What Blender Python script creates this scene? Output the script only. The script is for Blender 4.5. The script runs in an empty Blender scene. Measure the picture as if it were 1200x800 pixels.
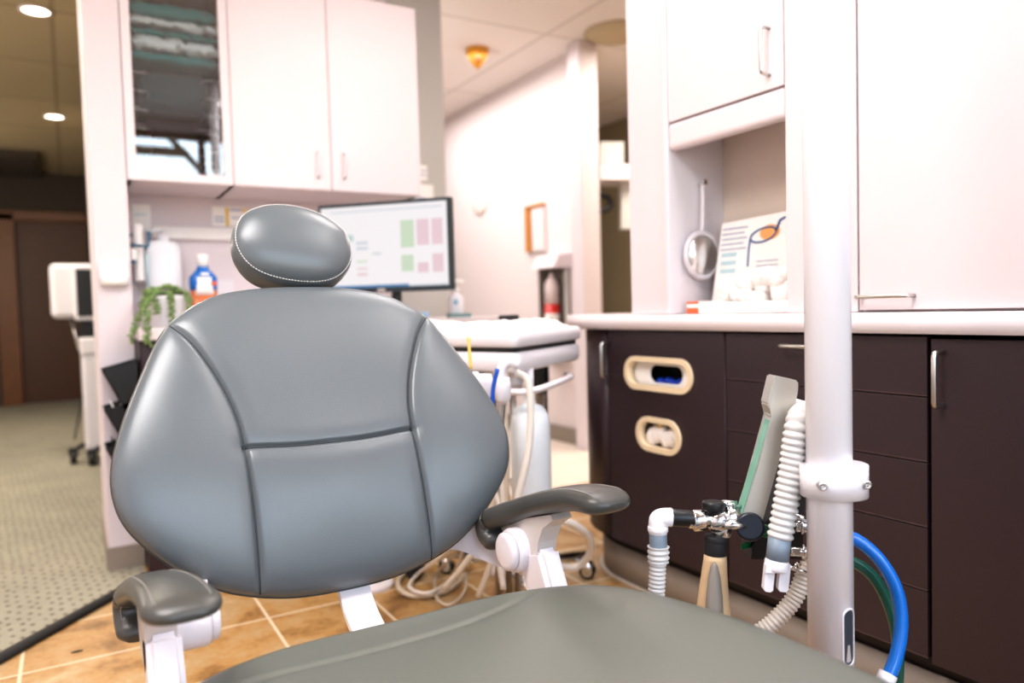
import bpy, bmesh, math, random
import numpy as np
from mathutils import Vector, Matrix
random.seed(4)
COL = bpy.context.scene.collection
PI = math.pi
CEIL = 2.44
# ---------------------------------------------------------------- camera basis (world: X along left cabinets, Y along right cabinets)
FPX = 880.0
CX = Vector((0.86056411, -0.04600136, 0.50726057))
CY = Vector((-0.50858914, -0.02347334, 0.86068931))
CZ = Vector((-0.02768578, -0.99866555, -0.04359611))
EYE = Vector((0, 0, 0.87))

def at(px, py, d):
    """world point seen at image position px,py at distance d in front of the lens"""
    v = Vector(((px - 600) / FPX, (py - 400) / FPX, 1)) * d
    return EYE + Vector((v.dot(CX), v.dot(CY), v.dot(CZ)))

# ---------------------------------------------------------------- materials
def lin(c):
    out = []
    for v in c:
        v /= 255
        out.append(v / 12.92 if v <= .04045 else ((v + .055) / 1.055) ** 2.4)
    return (*out, 1)

def mat(name, rgb, rough=.5, metal=0, vary=.04, bump=0, scale=40, emit=None, estr=0, coat=0, spec=.5, sss=0):
    m = bpy.data.materials.new(name); m.use_nodes = True
    nt = m.node_tree; n = nt.nodes; l = nt.links
    b = n['Principled BSDF']
    b.inputs['Roughness'].default_value = rough
    b.inputs['Metallic'].default_value = metal
    b.inputs['Specular IOR Level'].default_value = spec
    b.inputs['Coat Weight'].default_value = coat
    c = lin(rgb)
    tc = n.new('ShaderNodeTexCoord'); nz = n.new('ShaderNodeTexNoise')
    nz.inputs['Scale'].default_value = scale; nz.inputs['Detail'].default_value = 4
    l.new(tc.outputs['Object'], nz.inputs['Vector'])
    mx = n.new('ShaderNodeMix'); mx.data_type = 'RGBA'
    mx.inputs[6].default_value = tuple(max(0, v * (1 - vary)) for v in c[:3]) + (1,)
    mx.inputs[7].default_value = tuple(min(1, v * (1 + vary)) for v in c[:3]) + (1,)
    l.new(nz.outputs['Fac'], mx.inputs[0]); l.new(mx.outputs[2], b.inputs['Base Color'])
    if bump:
        bp = n.new('ShaderNodeBump'); bp.inputs['Strength'].default_value = bump; bp.inputs['Distance'].default_value = .002
        l.new(nz.outputs['Fac'], bp.inputs['Height']); l.new(bp.outputs['Normal'], b.inputs['Normal'])
    if emit:
        b.inputs['Emission Color'].default_value = lin(emit); b.inputs['Emission Strength'].default_value = estr
    return m

M = {}
M['white'] = mat('white_laminate', (227, 216, 218), .45, scale=6, vary=.02)
M['white_cold'] = mat('white_plastic', (226, 222, 226), .35, scale=8, vary=.02)
M['white_enamel'] = mat('white_enamel', (236, 232, 235), .28, scale=10, vary=.02, coat=.3)
M['wall'] = mat('painted_wall', (225, 215, 218), .8, scale=90, bump=.1, vary=.02)
M['wall_hall'] = mat('hall_paint', (230, 218, 216), .8, scale=60, bump=.1, vary=.02)
M['wall_grey'] = mat('grey_paint_and_shade', (196, 194, 190), .8, scale=60, vary=.02)
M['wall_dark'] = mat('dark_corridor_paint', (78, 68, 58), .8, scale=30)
M['counter'] = mat('countertop_laminate', (224, 213, 213), .4, scale=120, vary=.02)
M['plum'] = mat('plum_laminate', (52, 36, 41), .42, scale=160, vary=.1, bump=.08)
M['plum_black'] = mat('toe_kick_black', (30, 22, 24), .6)
M['plinth'] = mat('vinyl_baseboard', (150, 138, 126), .6, scale=30, vary=.08)
M['caulk'] = mat('caulk', (220, 210, 196), .6)
M['wire_steel'] = mat('brushed_steel', (205, 203, 200), .3, 1, scale=50)
M['chrome'] = mat('chrome', (225, 225, 225), .1, 1)
M['alu'] = mat('satin_aluminium', (205, 203, 196), .38, .75, scale=60)
M['black'] = mat('black_plastic', (18, 18, 20), .4)
M['black_soft'] = mat('black_rubber', (26, 25, 26), .65)
M['navy'] = mat('dark_navy_knob', (22, 26, 36), .3)
M['grey_cuff'] = mat('blue_grey_cuff', (133, 146, 158), .45)
M['hose'] = mat('corrugated_grey', (212, 209, 205), .5, scale=20, vary=.03)
M['hose_cream'] = mat('cream_hose', (206, 192, 172), .45)
M['hose_white'] = mat('white_hose', (226, 218, 208), .4)
M['bag'] = mat('beige_rubber', (205, 176, 138), .55, scale=25, vary=.1)
M['bag_in'] = mat('grey_rubber', (150, 142, 132), .5)
M['blue_hose'] = mat('blue_hose', (0, 118, 212), .25, coat=.4)
M['green_hose'] = mat('green_hose', (12, 92, 76), .3, coat=.3)
M['green'] = mat('green_fitting', (20, 120, 70), .3)
M['green_glass'] = mat('green_tube', (120, 170, 150), .1)
M['leather'] = mat('grey_vinyl', (94, 100, 103), .32, scale=600, vary=.06, bump=.1, spec=.55)
M['leather_dk'] = mat('dark_vinyl', (72, 71, 67), .34, scale=700, vary=.05, bump=.12)
M['thread'] = mat('seam_thread', (60, 62, 64), .6)
M['stitch'] = mat('white_stitch', (205, 203, 198), .6)
M['chair_white'] = mat('chair_enamel', (228, 222, 225), .3, scale=8, vary=.02)
M['chair_grey'] = mat('armrest_bracket_grey', (205, 196, 190), .35)
M['cream'] = mat('cream_plastic', (238, 218, 184), .5)
M['blue'] = mat('royal_blue', (20, 80, 180), .4)
M['blue_glove'] = mat('blue_glove', (20, 70, 190), .55, bump=.5, scale=30)
M['teal'] = mat('teal_cloth', (30, 124, 124), .8, bump=.3, scale=50)
M['teal_dark'] = mat('dark_teal_cloth', (28, 62, 66), .8, bump=.3, scale=50)
M['plastic_bag'] = mat('crumpled_film', (214, 222, 224), .25, bump=1, scale=25)
M['cab_in'] = mat('cabinet_interior', (62, 60, 58), .7)
M['rack_blue'] = mat('teal_wire', (22, 96, 124), .4)
M['orange'] = mat('orange_card', (228, 106, 62), .55)
M['amber'] = mat('amber_plastic', (214, 150, 40), .5)
M['red'] = mat('red_enamel', (200, 44, 34), .35)
M['paper'] = mat('white_paper', (250, 247, 244), .7)
M['tissue'] = mat('tissue', (252, 246, 242), .8, bump=.8, scale=30)
M['ink'] = mat('grey_print', (170, 176, 196), .8)
M['ink_blue'] = mat('blue_print', (30, 96, 160), .7)
M['ink_teal'] = mat('pale_teal_print', (190, 218, 224), .8)
M['ink_orange'] = mat('orange_print', (240, 176, 110), .7)
M['yellow'] = mat('yellow_print', (240, 204, 110), .6)
M['liquid'] = mat('amber_liquid', (206, 124, 82), .25)
M['clear_white'] = mat('frosted_plastic', (232, 232, 236), .25)
M['leaf'] = mat('succulent_green', (126, 152, 92), .55, scale=60, vary=.35)
M['stem'] = mat('stem_green', (110, 140, 78), .6)
M['wood_dark'] = mat('walnut_door', (84, 48, 18), .45, scale=8, vary=.2)
M['wood_frame'] = mat('stained_frame', (118, 70, 26), .4, scale=10, vary=.2)
M['wood_orange'] = mat('orange_wood', (196, 130, 62), .5, scale=20, vary=.15)
M['pergola_wood'] = mat('weathered_wood', (168, 132, 92), .7, scale=12, vary=.2)
M['mirror'] = mat('mirror', (245, 245, 245), .3, 1, vary=0)
M['far_room_beige'] = mat('beige_paint', (160, 148, 122), .8)  # greenish-beige wall colour of the far room
M['screen'] = mat('screen_white', (30, 30, 30), .3, emit=(252, 248, 250), estr=.64)
for k, c in dict(scr_green=(222, 240, 214), scr_pink=(250, 222, 230), scr_grey=(222, 230, 238), scr_blue=(90, 150, 200), scr_teal=(212, 232, 228)).items():
    M[k] = mat(k, (24, 24, 24), .3, emit=c, estr=.58)
M['bezel'] = mat('dark_bezel', (34, 48, 56), .3)
M['lamp'] = mat('lamp_diffuser', (255, 246, 236), .4, emit=(255, 240, 224), estr=6)

def glass_mat():
    m = bpy.data.materials.new('cabinet_glass'); m.use_nodes = True
    nt = m.node_tree; nt.nodes.clear(); n = nt.nodes; l = nt.links
    o = n.new('ShaderNodeOutputMaterial'); mx = n.new('ShaderNodeMixShader'); t = n.new('ShaderNodeBsdfTransparent'); g = n.new('ShaderNodeBsdfGlossy')
    t.inputs[0].default_value = (.95, .97, .97, 1); g.inputs['Roughness'].default_value = .01
    fr = n.new('ShaderNodeLayerWeight'); fr.inputs['Blend'].default_value = .5
    mt = n.new('ShaderNodeMath'); mt.operation = 'MULTIPLY_ADD'; mt.inputs[1].default_value = .35; mt.inputs[2].default_value = .09
    l.new(fr.outputs['Fresnel'], mt.inputs[0]); l.new(mt.outputs[0], mx.inputs[0])
    l.new(t.outputs[0], mx.inputs[1]); l.new(g.outputs[0], mx.inputs[2]); l.new(mx.outputs[0], o.inputs[0])
    return m
M['glass'] = glass_mat()

def tile_mat():
    m = bpy.data.materials.new('slate_tile'); m.use_nodes = True
    nt = m.node_tree; n = nt.nodes; l = nt.links; b = n['Principled BSDF']
    tc = n.new('ShaderNodeTexCoord'); mp = n.new('ShaderNodeMapping'); mp.inputs['Location'].default_value = (-.157, -.1, 0)
    l.new(tc.outputs['Object'], mp.inputs[0])
    br = n.new('ShaderNodeTexBrick'); br.offset = 0; br.squash = 1
    for k, v in {'Scale': 1, 'Brick Width': .3, 'Row Height': .3, 'Mortar Size': .0048, 'Mortar Smooth': .25, 'Bias': 0}.items():
        br.inputs[k].default_value = v
    br.inputs['Color1'].default_value = (.25, .25, .25, 1); br.inputs['Color2'].default_value = (.8, .8, .8, 1)
    l.new(mp.outputs[0], br.inputs['Vector'])
    n1 = n.new('ShaderNodeTexNoise'); n1.inputs['Scale'].default_value = 5; n1.inputs['Detail'].default_value = 6; n1.inputs['Distortion'].default_value = .8
    l.new(mp.outputs[0], n1.inputs['Vector'])
    n2 = n.new('ShaderNodeTexNoise'); n2.inputs['Scale'].default_value = 45; n2.inputs['Detail'].default_value = 5; n2.inputs['Roughness'].default_value = .7
    l.new(mp.outputs[0], n2.inputs['Vector'])
    ad = n.new('ShaderNodeMath'); ad.operation = 'MULTIPLY_ADD'; ad.inputs[1].default_value = .38
    l.new(n2.outputs['Fac'], ad.inputs[0])
    m1 = n.new('ShaderNodeMath'); m1.operation = 'MULTIPLY_ADD'; m1.inputs[1].default_value = .95; m1.inputs[2].default_value = -.1
    l.new(n1.outputs['Fac'], m1.inputs[0]); 
    m2 = n.new('ShaderNodeMath'); m2.operation = 'MULTIPLY_ADD'; m2.inputs[1].default_value = .12
    sp = n.new('ShaderNodeSeparateColor'); l.new(br.outputs['Color'], sp.inputs[0]); l.new(sp.outputs[0], m2.inputs[0]); l.new(m1.outputs[0], m2.inputs[2])
    l.new(m2.outputs[0], ad.inputs[2])
    cr = n.new('ShaderNodeValToRGB'); e = cr.color_ramp.elements
    e[0].position = .34; e[0].color = lin((98, 74, 44)); e[1].position = .86; e[1].color = lin((214, 186, 142))
    for p, c in ((.48, (150, 112, 66)), (.6, (184, 144, 90)), (.72, (186, 158, 118))):
        q = e.new(p); q.color = lin(c)
    l.new(ad.outputs[0], cr.inputs[0])
    mx = n.new('ShaderNodeMix'); mx.data_type = 'RGBA'; mx.inputs[7].default_value = lin((226, 208, 180))
    l.new(br.outputs['Fac'], mx.inputs[0]); l.new(cr.outputs[0], mx.inputs[6]); l.new(mx.outputs[2], b.inputs['Base Color'])
    b.inputs['Roughness'].default_value = .42
    bp = n.new('ShaderNodeBump'); bp.inputs['Strength'].default_value = .3; bp.inputs['Distance'].default_value = .003
    l.new(n2.outputs['Fac'], bp.inputs['Height']); l.new(bp.outputs[0], b.inputs['Normal'])
    return m
M['tile'] = tile_mat()

def carpet_mat():
    m = bpy.data.materials.new('dotted_carpet'); m.use_nodes = True
    nt = m.node_tree; n = nt.nodes; l = nt.links; b = n['Principled BSDF']; b.inputs['Roughness'].default_value = .95
    tc = n.new('ShaderNodeTexCoord')
    mp = n.new('ShaderNodeMapping'); mp.inputs['Rotation'].default_value = (0, 0, .7)
    l.new(tc.outputs['Object'], mp.inputs[0])
    vo = n.new('ShaderNodeTexVoronoi'); vo.inputs['Scale'].default_value = 26; vo.inputs['Randomness'].default_value = .25
    l.new(mp.outputs[0], vo.inputs['Vector'])
    cr = n.new('ShaderNodeValToRGB'); cr.color_ramp.elements[0].position = .13; cr.color_ramp.elements[0].color = (1, 1, 1, 1)
    cr.color_ramp.elements[1].position = .22; cr.color_ramp.elements[1].color = (0, 0, 0, 1)
    l.new(vo.outputs['Distance'], cr.inputs[0])
    nz = n.new('ShaderNodeTexNoise'); nz.inputs['Scale'].default_value = 4; nz.inputs['Detail'].default_value = 8; nz.inputs['Roughness'].default_value = .7
    l.new(tc.outputs['Object'], nz.inputs['Vector'])
    c1 = n.new('ShaderNodeMix'); c1.data_type = 'RGBA'; c1.inputs[6].default_value = lin((140, 136, 120)); c1.inputs[7].default_value = lin((184, 178, 160))
    l.new(nz.outputs['Fac'], c1.inputs[0])
    c2 = n.new('ShaderNodeMix'); c2.data_type = 'RGBA'; c2.inputs[7].default_value = lin((84, 80, 70))
    l.new(cr.outputs[0], c2.inputs[0]); l.new(c1.outputs[2], c2.inputs[6]); l.new(c2.outputs[2], b.inputs['Base Color'])
    return m
M['carpet'] = carpet_mat()

def ceil_mat(name, rgb, line, bw=.61, rh=1.22):
    m = bpy.data.materials.new(name); m.use_nodes = True
    nt = m.node_tree; n = nt.nodes; l = nt.links; b = n['Principled BSDF']; b.inputs['Roughness'].default_value = .9
    tc = n.new('ShaderNodeTexCoord')
    br = n.new('ShaderNodeTexBrick'); br.offset = 0
    for k, v in {'Scale': 1, 'Brick Width': bw, 'Row Height': rh, 'Mortar Size': .012, 'Mortar Smooth': .1}.items():
        br.inputs[k].default_value = v
    c = lin(rgb)
    br.inputs['Color1'].default_value = c; br.inputs['Color2'].default_value = tuple(v * .94 for v in c[:3]) + (1,)
    br.inputs['Mortar'].default_value = lin(line)
    l.new(tc.outputs['Object'], br.inputs['Vector']); l.new(br.outputs['Color'], b.inputs['Base Color'])
    return m
M['ceil'] = ceil_mat('ceiling_tile', (232, 223, 217), (206, 196, 188), 1.22, 1.22)
M['ceil_shaded'] = ceil_mat('corridor_ceiling_shade', (176, 160, 126), (150, 134, 106), 3, .9)  # beige darkened to carry the corridor's dimmer light

# ---------------------------------------------------------------- mesh builders
def new():
    return bmesh.new()

def box(bm, lo, hi, bev=0, seg=2, rot=None, piv=None):
    lo, hi = Vector(lo), Vector(hi)
    c = (lo + hi) / 2; s = hi - lo
    r = bmesh.ops.create_cube(bm, size=1, matrix=Matrix.Translation(c) @ Matrix.Diagonal((*[abs(v) for v in s], 1)))
    vs = r['verts']
    if bev:
        es = list({e for v in vs for e in v.link_edges})
        r2 = bmesh.ops.bevel(bm, geom=es, offset=min(bev, min(abs(v) for v in s) * .49), segments=seg, affect='EDGES', profile=.5)
        vs = list({v for f in r2['faces'] for v in f.verts} | {v for v in vs if v.is_valid})
    if rot is not None:
        bmesh.ops.rotate(bm, verts=vs, cent=piv if piv is not None else c, matrix=rot)
    return vs

def frame_of(t):
    t = t.normalized(); u = Vector((0, 0, 1)).cross(t)
    if u.length < 1e-3: u = Vector((1, 0, 0)).cross(t)
    u.normalize(); return u, t.cross(u)

def smooth_path(pts, n=8, closed=False):
    pts = [Vector(p) for p in pts]; out = []
    N = len(pts); segs = N if closed else N - 1
    for i in range(segs):
        if closed:
            p0, p1, p2, p3 = pts[i - 1], pts[i], pts[(i + 1) % N], pts[(i + 2) % N]
        else:
            p1, p2 = pts[i], pts[i + 1]; p0 = pts[i - 1] if i else p1 * 2 - p2; p3 = pts[i + 2] if i + 2 < N else p2 * 2 - p1
        for k in range(n):
            t = k / n
            out.append(.5 * ((2 * p1) + (p2 - p0) * t + (2 * p0 - 5 * p1 + 4 * p2 - p3) * t * t + (3 * p1 - p0 - 3 * p2 + p3) * t ** 3))
    if not closed: out.append(pts[-1])
    return out

def loft(bm, rings, close=True, cap=True, smooth=True):
    vr = [[bm.verts.new(p) for p in r] for r in rings]
    n = len(vr[0])
    for a, b in zip(vr, vr[1:]):
        for i in range(n if close else n - 1):
            f = bm.faces.new((a[i], a[(i + 1) % n], b[(i + 1) % n], b[i])); f.smooth = smooth
    if cap and close:
        try:
            bm.faces.new(vr[0][::-1]); bm.faces.new(vr[-1])
        except ValueError: pass
    return vr

def tube(bm, pts, r, seg=10, sm=0, closed=False, flat=1.0, up=None):
    """round tube along pts; r may be a number, list or function of t"""
    P = smooth_path(pts, sm, closed) if sm else [Vector(p) for p in pts]
    N = len(P); rings = []; pu = None
    for i, p in enumerate(P):
        t = (P[(i + 1) % N] - P[i - 1]) if closed else (P[min(i + 1, N - 1)] - P[max(i - 1, 0)])
        if t.length < 1e-9: t = Vector((0, 0, 1))
        t.normalize()
        if up is not None:
            u = Vector(up) - t * t.dot(Vector(up)); u.normalize()
        elif pu is None: u, _ = frame_of(t)
        else:
            u = pu - t * pu.dot(t); u.normalize()
        pu = u; v = t.cross(u)
        rr = r(i / (N - 1)) if callable(r) else (r[min(i, len(r) - 1)] if isinstance(r, (list, tuple)) else r)
        rings.append([p + u * (rr * math.cos(2 * PI * k / seg)) + v * (rr * flat * math.sin(2 * PI * k / seg)) for k in range(seg)])
    if closed: loft(bm, rings + [rings[0]], cap=False)
    else: loft(bm, rings)

def cyl(bm, a, b, r, r2=None, seg=24, bev=0):
    a, b = Vector(a), Vector(b); r2 = r if r2 is None else r2
    u, v = frame_of(b - a); t = (b - a).normalized()
    prof = [(0, r), (1, r2)]
    L = (b - a).length
    if bev:
        q = bev / L
        prof = [(0, r - bev), (q * .3, r - bev * .3), (q, r), (1 - q, r2), (1 - q * .3, r2 - bev * .3), (1, r2 - bev)]
    loft(bm, [[a + (b - a) * s + u * (q * math.cos(2 * PI * k / seg)) + v * (q * math.sin(2 * PI * k / seg)) for k in range(seg)] for s, q in prof])

def lathe(bm, base, prof, seg=32, axis=(0, 0, 1)):
    ax = Vector(axis).normalized(); u, v = frame_of(ax); base = Vector(base)
    loft(bm, [[base + ax * z + u * (max(r, 1e-4) * math.cos(2 * PI * k / seg)) + v * (max(r, 1e-4) * math.sin(2 * PI * k / seg)) for k in range(seg)] for r, z in prof])

def prism(bm, pts, vec, smooth=False):
    pts = [Vector(p) for p in pts]; vec = Vector(vec)
    a = [bm.verts.new(p) for p in pts]; b = [bm.verts.new(p + vec) for p in pts]
    n = len(pts)
    bm.faces.new(a[::-1]); bm.faces.new(b)
    for i in range(n):
        f = bm.faces.new((a[i], a[(i + 1) % n], b[(i + 1) % n], b[i])); f.smooth = smooth

def ball(bm, c, r, sc=(1, 1, 1), seg=16):
    x = bmesh.ops.create_uvsphere(bm, u_segments=seg, v_segments=seg // 2 + 2, radius=r, matrix=Matrix.Translation(Vector(c)) @ Matrix.Diagonal((*sc, 1)))
    for f in {f for v in x['verts'] for f in v.link_faces}: f.smooth = True

def corrugated(bm, pts, r, pitch, amp, seg=18, sm=10):
    P = smooth_path(pts, sm); L = [0]
    for a, b in zip(P, P[1:]): L.append(L[-1] + (b - a).length)
    n = int(L[-1] / pitch * 8); Q = []; R = []
    j = 0
    for i in range(n + 1):
        s = L[-1] * i / n
        while j < len(L) - 2 and L[j + 1] < s: j += 1
        f = (s - L[j]) / max(L[j + 1] - L[j], 1e-9)
        Q.append(P[j].lerp(P[j + 1], f)); R.append(r + amp * (abs(math.cos(PI * s / pitch)) * 1.6 - 1))
    tube(bm, Q, R, seg)

def obj(name, bm, m, parent=None, loc=None, smooth=None, label=None):
    me = bpy.data.meshes.new(name)
    bmesh.ops.remove_doubles(bm, verts=bm.verts, dist=1e-6)
    bmesh.ops.recalc_face_normals(bm, faces=bm.faces)
    off = Vector(loc) if loc is not None else Vector((0, 0, 0))
    if parent is not None:
        off = wloc(parent)
    if off.length: bmesh.ops.translate(bm, verts=bm.verts, vec=-off)
    bm.to_mesh(me); bm.free()
    o = bpy.data.objects.new(name, me); COL.objects.link(o)
    me.materials.append(m)
    if parent is not None: o.parent = parent
    elif loc is not None: o.location = off
    if label: o['label'] = label
    return o

def wloc(o):
    v = Vector((0, 0, 0))
    while o is not None:
        v += o.location; o = o.parent
    return v

def thing(name, label, cat, loc=(0, 0, 0), group=None):
    o = bpy.data.objects.new(name, None); COL.objects.link(o); o.location = loc
    o.empty_display_size = .05
    return tag(o, label, cat, group)

def tag(o, label, cat, group=None, kind=None):
    o['label'] = label; o['category'] = cat
    if group: o['group'] = group
    if kind: o['kind'] = kind
    return o

def struct(name, bm, m, parent=None):
    o = obj(name, bm, m, parent)
    o['kind'] = 'structure'
    return o

def pull_handle(name, a, b, out, r, parent, m='wire_steel'):
    """bow handle from a to b standing off by vector out"""
    a, b, out = Vector(a), Vector(b), Vector(out); d = (b - a).normalized() * .008
    bm = new()
    tube(bm, [a, a + out * .7, a + out * .93 + d * .3, a + out + d, b + out - d, b + out * .93 - d * .3, b + out * .7, b], r, 10)
    return obj(name, bm, M[m], parent)

def plate_with_holes(outer, holes, thick):
    """flat plate in local xy, thickness in z, as a bmesh"""
    cu = bpy.data.curves.new('tmp', 'CURVE'); cu.dimensions = '2D'; cu.fill_mode = 'BOTH'; cu.extrude = thick / 2
    for lp in [outer] + holes:
        sp = cu.splines.new('POLY'); sp.points.add(len(lp) - 1); sp.use_cyclic_u = True
        for p, q in zip(sp.points, lp): p.co = (q[0], q[1], 0, 1)
    o = bpy.data.objects.new('tmp', cu); COL.objects.link(o)
    bpy.context.view_layer.update()
    me = bpy.data.meshes.new_from_object(o.evaluated_get(bpy.context.evaluated_depsgraph_get()))
    bm = new(); bm.from_mesh(me)
    bpy.data.objects.remove(o); bpy.data.curves.remove(cu); bpy.data.meshes.remove(me)
    return bm

def stadium(cx, cy, w, h, n=12):
    r = min(w, h) / 2; out = []
    if w >= h: cs = ((cx + w / 2 - r, cy, -PI / 2), (cx - w / 2 + r, cy, PI / 2))
    else: cs = ((cx, cy + h / 2 - r, 0), (cx, cy - h / 2 + r, PI))
    for x, y, a0 in cs:
        for k in range(n + 1):
            a = a0 + PI * k / n; out.append((x + r * math.cos(a), y + r * math.sin(a)))
    return out

# ================================================================= THE ROOM
XF = 1.42           # face plane of the right hand cabinets
YW = 3.30           # wall behind the left hand cabinets
bm = new(); prism(bm, [(.19, 2.785, 0), (-1.6, .64, 0), (-1.6, -1, 0), (6, -1, 0), (6, 3.0, 0), (.19, 3.0, 0)], (0, 0, -.05)); struct('floor', bm, M['tile'])
bm = new(); prism(bm, [(.19, 2.785, .004), (-1.6, .64, .004), (-1.6, 10.2, .004), (.45, 10.2, .004), (.45, 3.0, .004), (.19, 3.0, .004)][::-1], (0, 0, -.05)); struct('floor_carpet', bm, M['carpet'])
bm = new(); prism(bm, [(.45, 3.0, 0), (6, 3.0, 0), (6, 10.2, 0), (.45, 10.2, 0)], (0, 0, -.05))
struct('floor_hall', bm, mat('hall_vinyl', (222, 208, 194), .5, scale=5, vary=.1))
bm = new(); tube(bm, [(.196, 2.785, .006), (-.2, 2.31, .006), (-1.6, .635, .006)], .024, 8, flat=.45, up=(.77, -.64, 0)); struct('trim_1', bm, M['black_soft'])

bm = new(); box(bm, (.32, -.8, CEIL), (6, 10.2, CEIL + .05)); struct('ceiling', bm, M['ceil'])
bm = new(); box(bm, (-1.6, -.8, CEIL), (.32, 10.2, CEIL + .05)); struct('ceiling_corridor', bm, M['ceil_shaded'])

# partition stub and wall behind the left cabinets
bm = new(); box(bm, (.086, 2.93, 0), (.197, 3.42, CEIL), .004); struct('wall_stub', bm, M['wall'])
bm = new(); box(bm, (.078, 2.922, 0), (.196, 3.42, .082), .003); struct('baseboard_stub', bm, M['plinth'])
bm = new(); box(bm, (.19, YW, 0), (1.32, YW + .12, CEIL)); struct('wall_back', bm, M['wall'])
bm = new(); box(bm, (1.32, YW, 0), (1.60, YW + .12, CEIL)); struct('wall_back_end', bm, M['wall_grey'])  # end of the same wall, its shade put into the grey colour
bm = new(); box(bm, (.22, YW + .12, 0), (.34, 10.2, CEIL)); struct('wall_light_divider', bm, M['wall_dark'])  # unseen wall added to keep the hall light out of the corridor
bm = new(); box(bm, (-1.7, -1.1, 0), (-1.6, 10.2, CEIL)); struct('wall_left', bm, M['wall'])
bm = new(); box(bm, (-1.6, 9.4, 1.98), (.22, 9.52, CEIL)); box(bm, (-1.6, 9.4, 0), (-.62, 9.52, 1.98)); struct('wall_corridor_end', bm, M['wall_dark'])
# corridor door
dr = new(); box(dr, (-.44, 9.44, .01), (.3, 9.5, 1.93)); d1 = struct('door_1', dr, M['wood_dark'])
bm = new(); box(bm, (-.62, 9.36, 0), (-.44, 9.46, 2.0), .005); box(bm, (-.62, 9.36, 1.93), (.22, 9.46, 2.03), .005); struct('door_frame', bm, M['wood_frame'], d1)
# right wall of the operatory, hall walls
bm = new(); box(bm, (1.78, -1.1, 0), (1.9, 1.715, CEIL)); struct('wall_right', bm, M['wall'])
bm = new(); box(bm, (2.74, 3.74, 0), (2.86, 8, CEIL)); struct('wall_hall_right', bm, M['wall_hall'])
bm = new(); box(bm, (2.655, 3.64, 0), (2.785, 3.76, CEIL), .004); struct('trim_2', bm, M['white'])
bm = new(); box(bm, (.34, 8, 0), (6, 8.12, CEIL)); struct('wall_hall_end', bm, M['wall_hall'])
bm = new(); box(bm, (.34, 6.4, 1.75), (2.73, 6.5, CEIL)); struct('wall_bulkhead', bm, M['wall_hall'])
bm = new(); box(bm, (4.1, 1.8, 0), (4.2, 8, CEIL)); struct('wall_far_room', bm, M['far_room_beige'])
bm = new(); box(bm, (1.9, 1.3, 0), (4.2, 1.4, CEIL)); struct('wall_far_room_near', bm, M['wall_hall'])
bm = new(); box(bm, (2.715, 3.78, .0), (2.74, 8, .1), .003); struct('baseboard_hall', bm, M['plinth'])
# wall with the window behind the viewer
bm = new()
box(bm, (-1.6, -.8, 2.36), (1.8, -.7, CEIL)); box(bm, (-1.6, -.8, 0), (1.8, -.7, .6)); box(bm, (-1.6, -.8, .6), (-1.2, -.7, 2.36)); box(bm, (1.6, -.8, .6), (1.8, -.7, 2.36))
struct('wall_rear', bm, M['wall'])
bm = new()
for x in (-1.2, -.3, .98, 1.55): box(bm, (x, -.78, .6), (x + .05, -.72, 2.36))
for z in (.6, 1.42, 1.82, 2.31): box(bm, (-1.2, -.78, z), (1.6, -.72, z + .06))
struct('window_1', bm, M['wood_frame'])

pg = thing('pergola', 'brown wooden beams outside the window, seen reflected in the glass cabinet door', 'pergola', (.75, -1.2, 0))
for lo, hi in (((.30, -1.22, 2.44), (1.12, -1.16, 2.50)), ((.30, -1.22, 2.26), (.95, -1.16, 2.33)), ((.42, -1.24, 0), (.49, -1.17, 2.6))):
    bm = new(); box(bm, lo, hi, .004); obj('beam' if lo[2] else 'post', bm, M['pergola_wood'], pg)
bm = new(); tube(bm, [(.72, -1.2, 2.52), (.95, -1.2, 2.28), (1.12, -1.2, 2.08)], .028, 6); obj('brace', bm, M['pergola_wood'], pg)

# ================================================================= RIGHT CABINETS
def qcurve(r, over, y0, yend, x0, xback, z0, z1, n=14):
    """plan outline with a rounded far front corner"""
    pts = [(xback, y0, z0), (x0, y0, z0)]
    cy = yend - r; cx = x0 + r
    for k in range(n + 1):
        a = PI - (PI / 2) * k / n
        pts.append((cx + r * math.cos(a), cy + r * math.sin(a), z0))
    pts.append((xback, yend, z0))
    return pts
base = thing('base_cabinet', 'long dark plum base cabinet with drawers under the pale counter at right', 'cabinet', (XF + .2, 1.0, 0))
bm = new(); prism(bm, qcurve(.15, 0, -.4, 2.12, XF + .16, 1.775, .15, .795), (0, 0, .645), True); obj('carcass', bm, M['plum_black'], base)
bm = new(); prism(bm, qcurve(.28, 0, -.4, 2.12, XF + .055, 1.775, .112, .15), (0, 0, .04), True); obj('toe_kick', bm, M['plum_black'], base)
bm = new(); prism(bm, qcurve(.28, 0, -.4, 2.13, XF + .05, 1.775, 0, .112), (0, 0, .112), True); obj('plinth', bm, M['plinth'], base, label='grey-beige vinyl plinth')
bm = new(); prism(bm, qcurve(.28, 0, -.4, 2.14, XF + .042, 1.7, 0, .008), (0, 0, .008), True); obj('caulk_line', bm, M['caulk'], base)
# drawers
zs = [.800, .676, .548, .420, .294, .160]
for i in range(5):
    bm = new(); box(bm, (XF, .838, zs[i + 1] + .003), (XF + .02, 1.352, zs[i] - (.006 if i == 0 else 0)), .0015)
    dw = obj('drawer', bm, M['plum'], base)
    if i == 0:
        pull_handle('handle', (XF, 1.055, .768), (XF, 1.165, .768), (-.028, 0, 0), .0048, dw)
    bm = new(); box(bm, (XF - .0006, .838, zs[i + 1] + .003), (XF + .004, 1.352, zs[i + 1] + .0045)); obj('drawer_edge', bm, mat('drawer_edge_band', (96, 74, 70), .5), dw)
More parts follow.
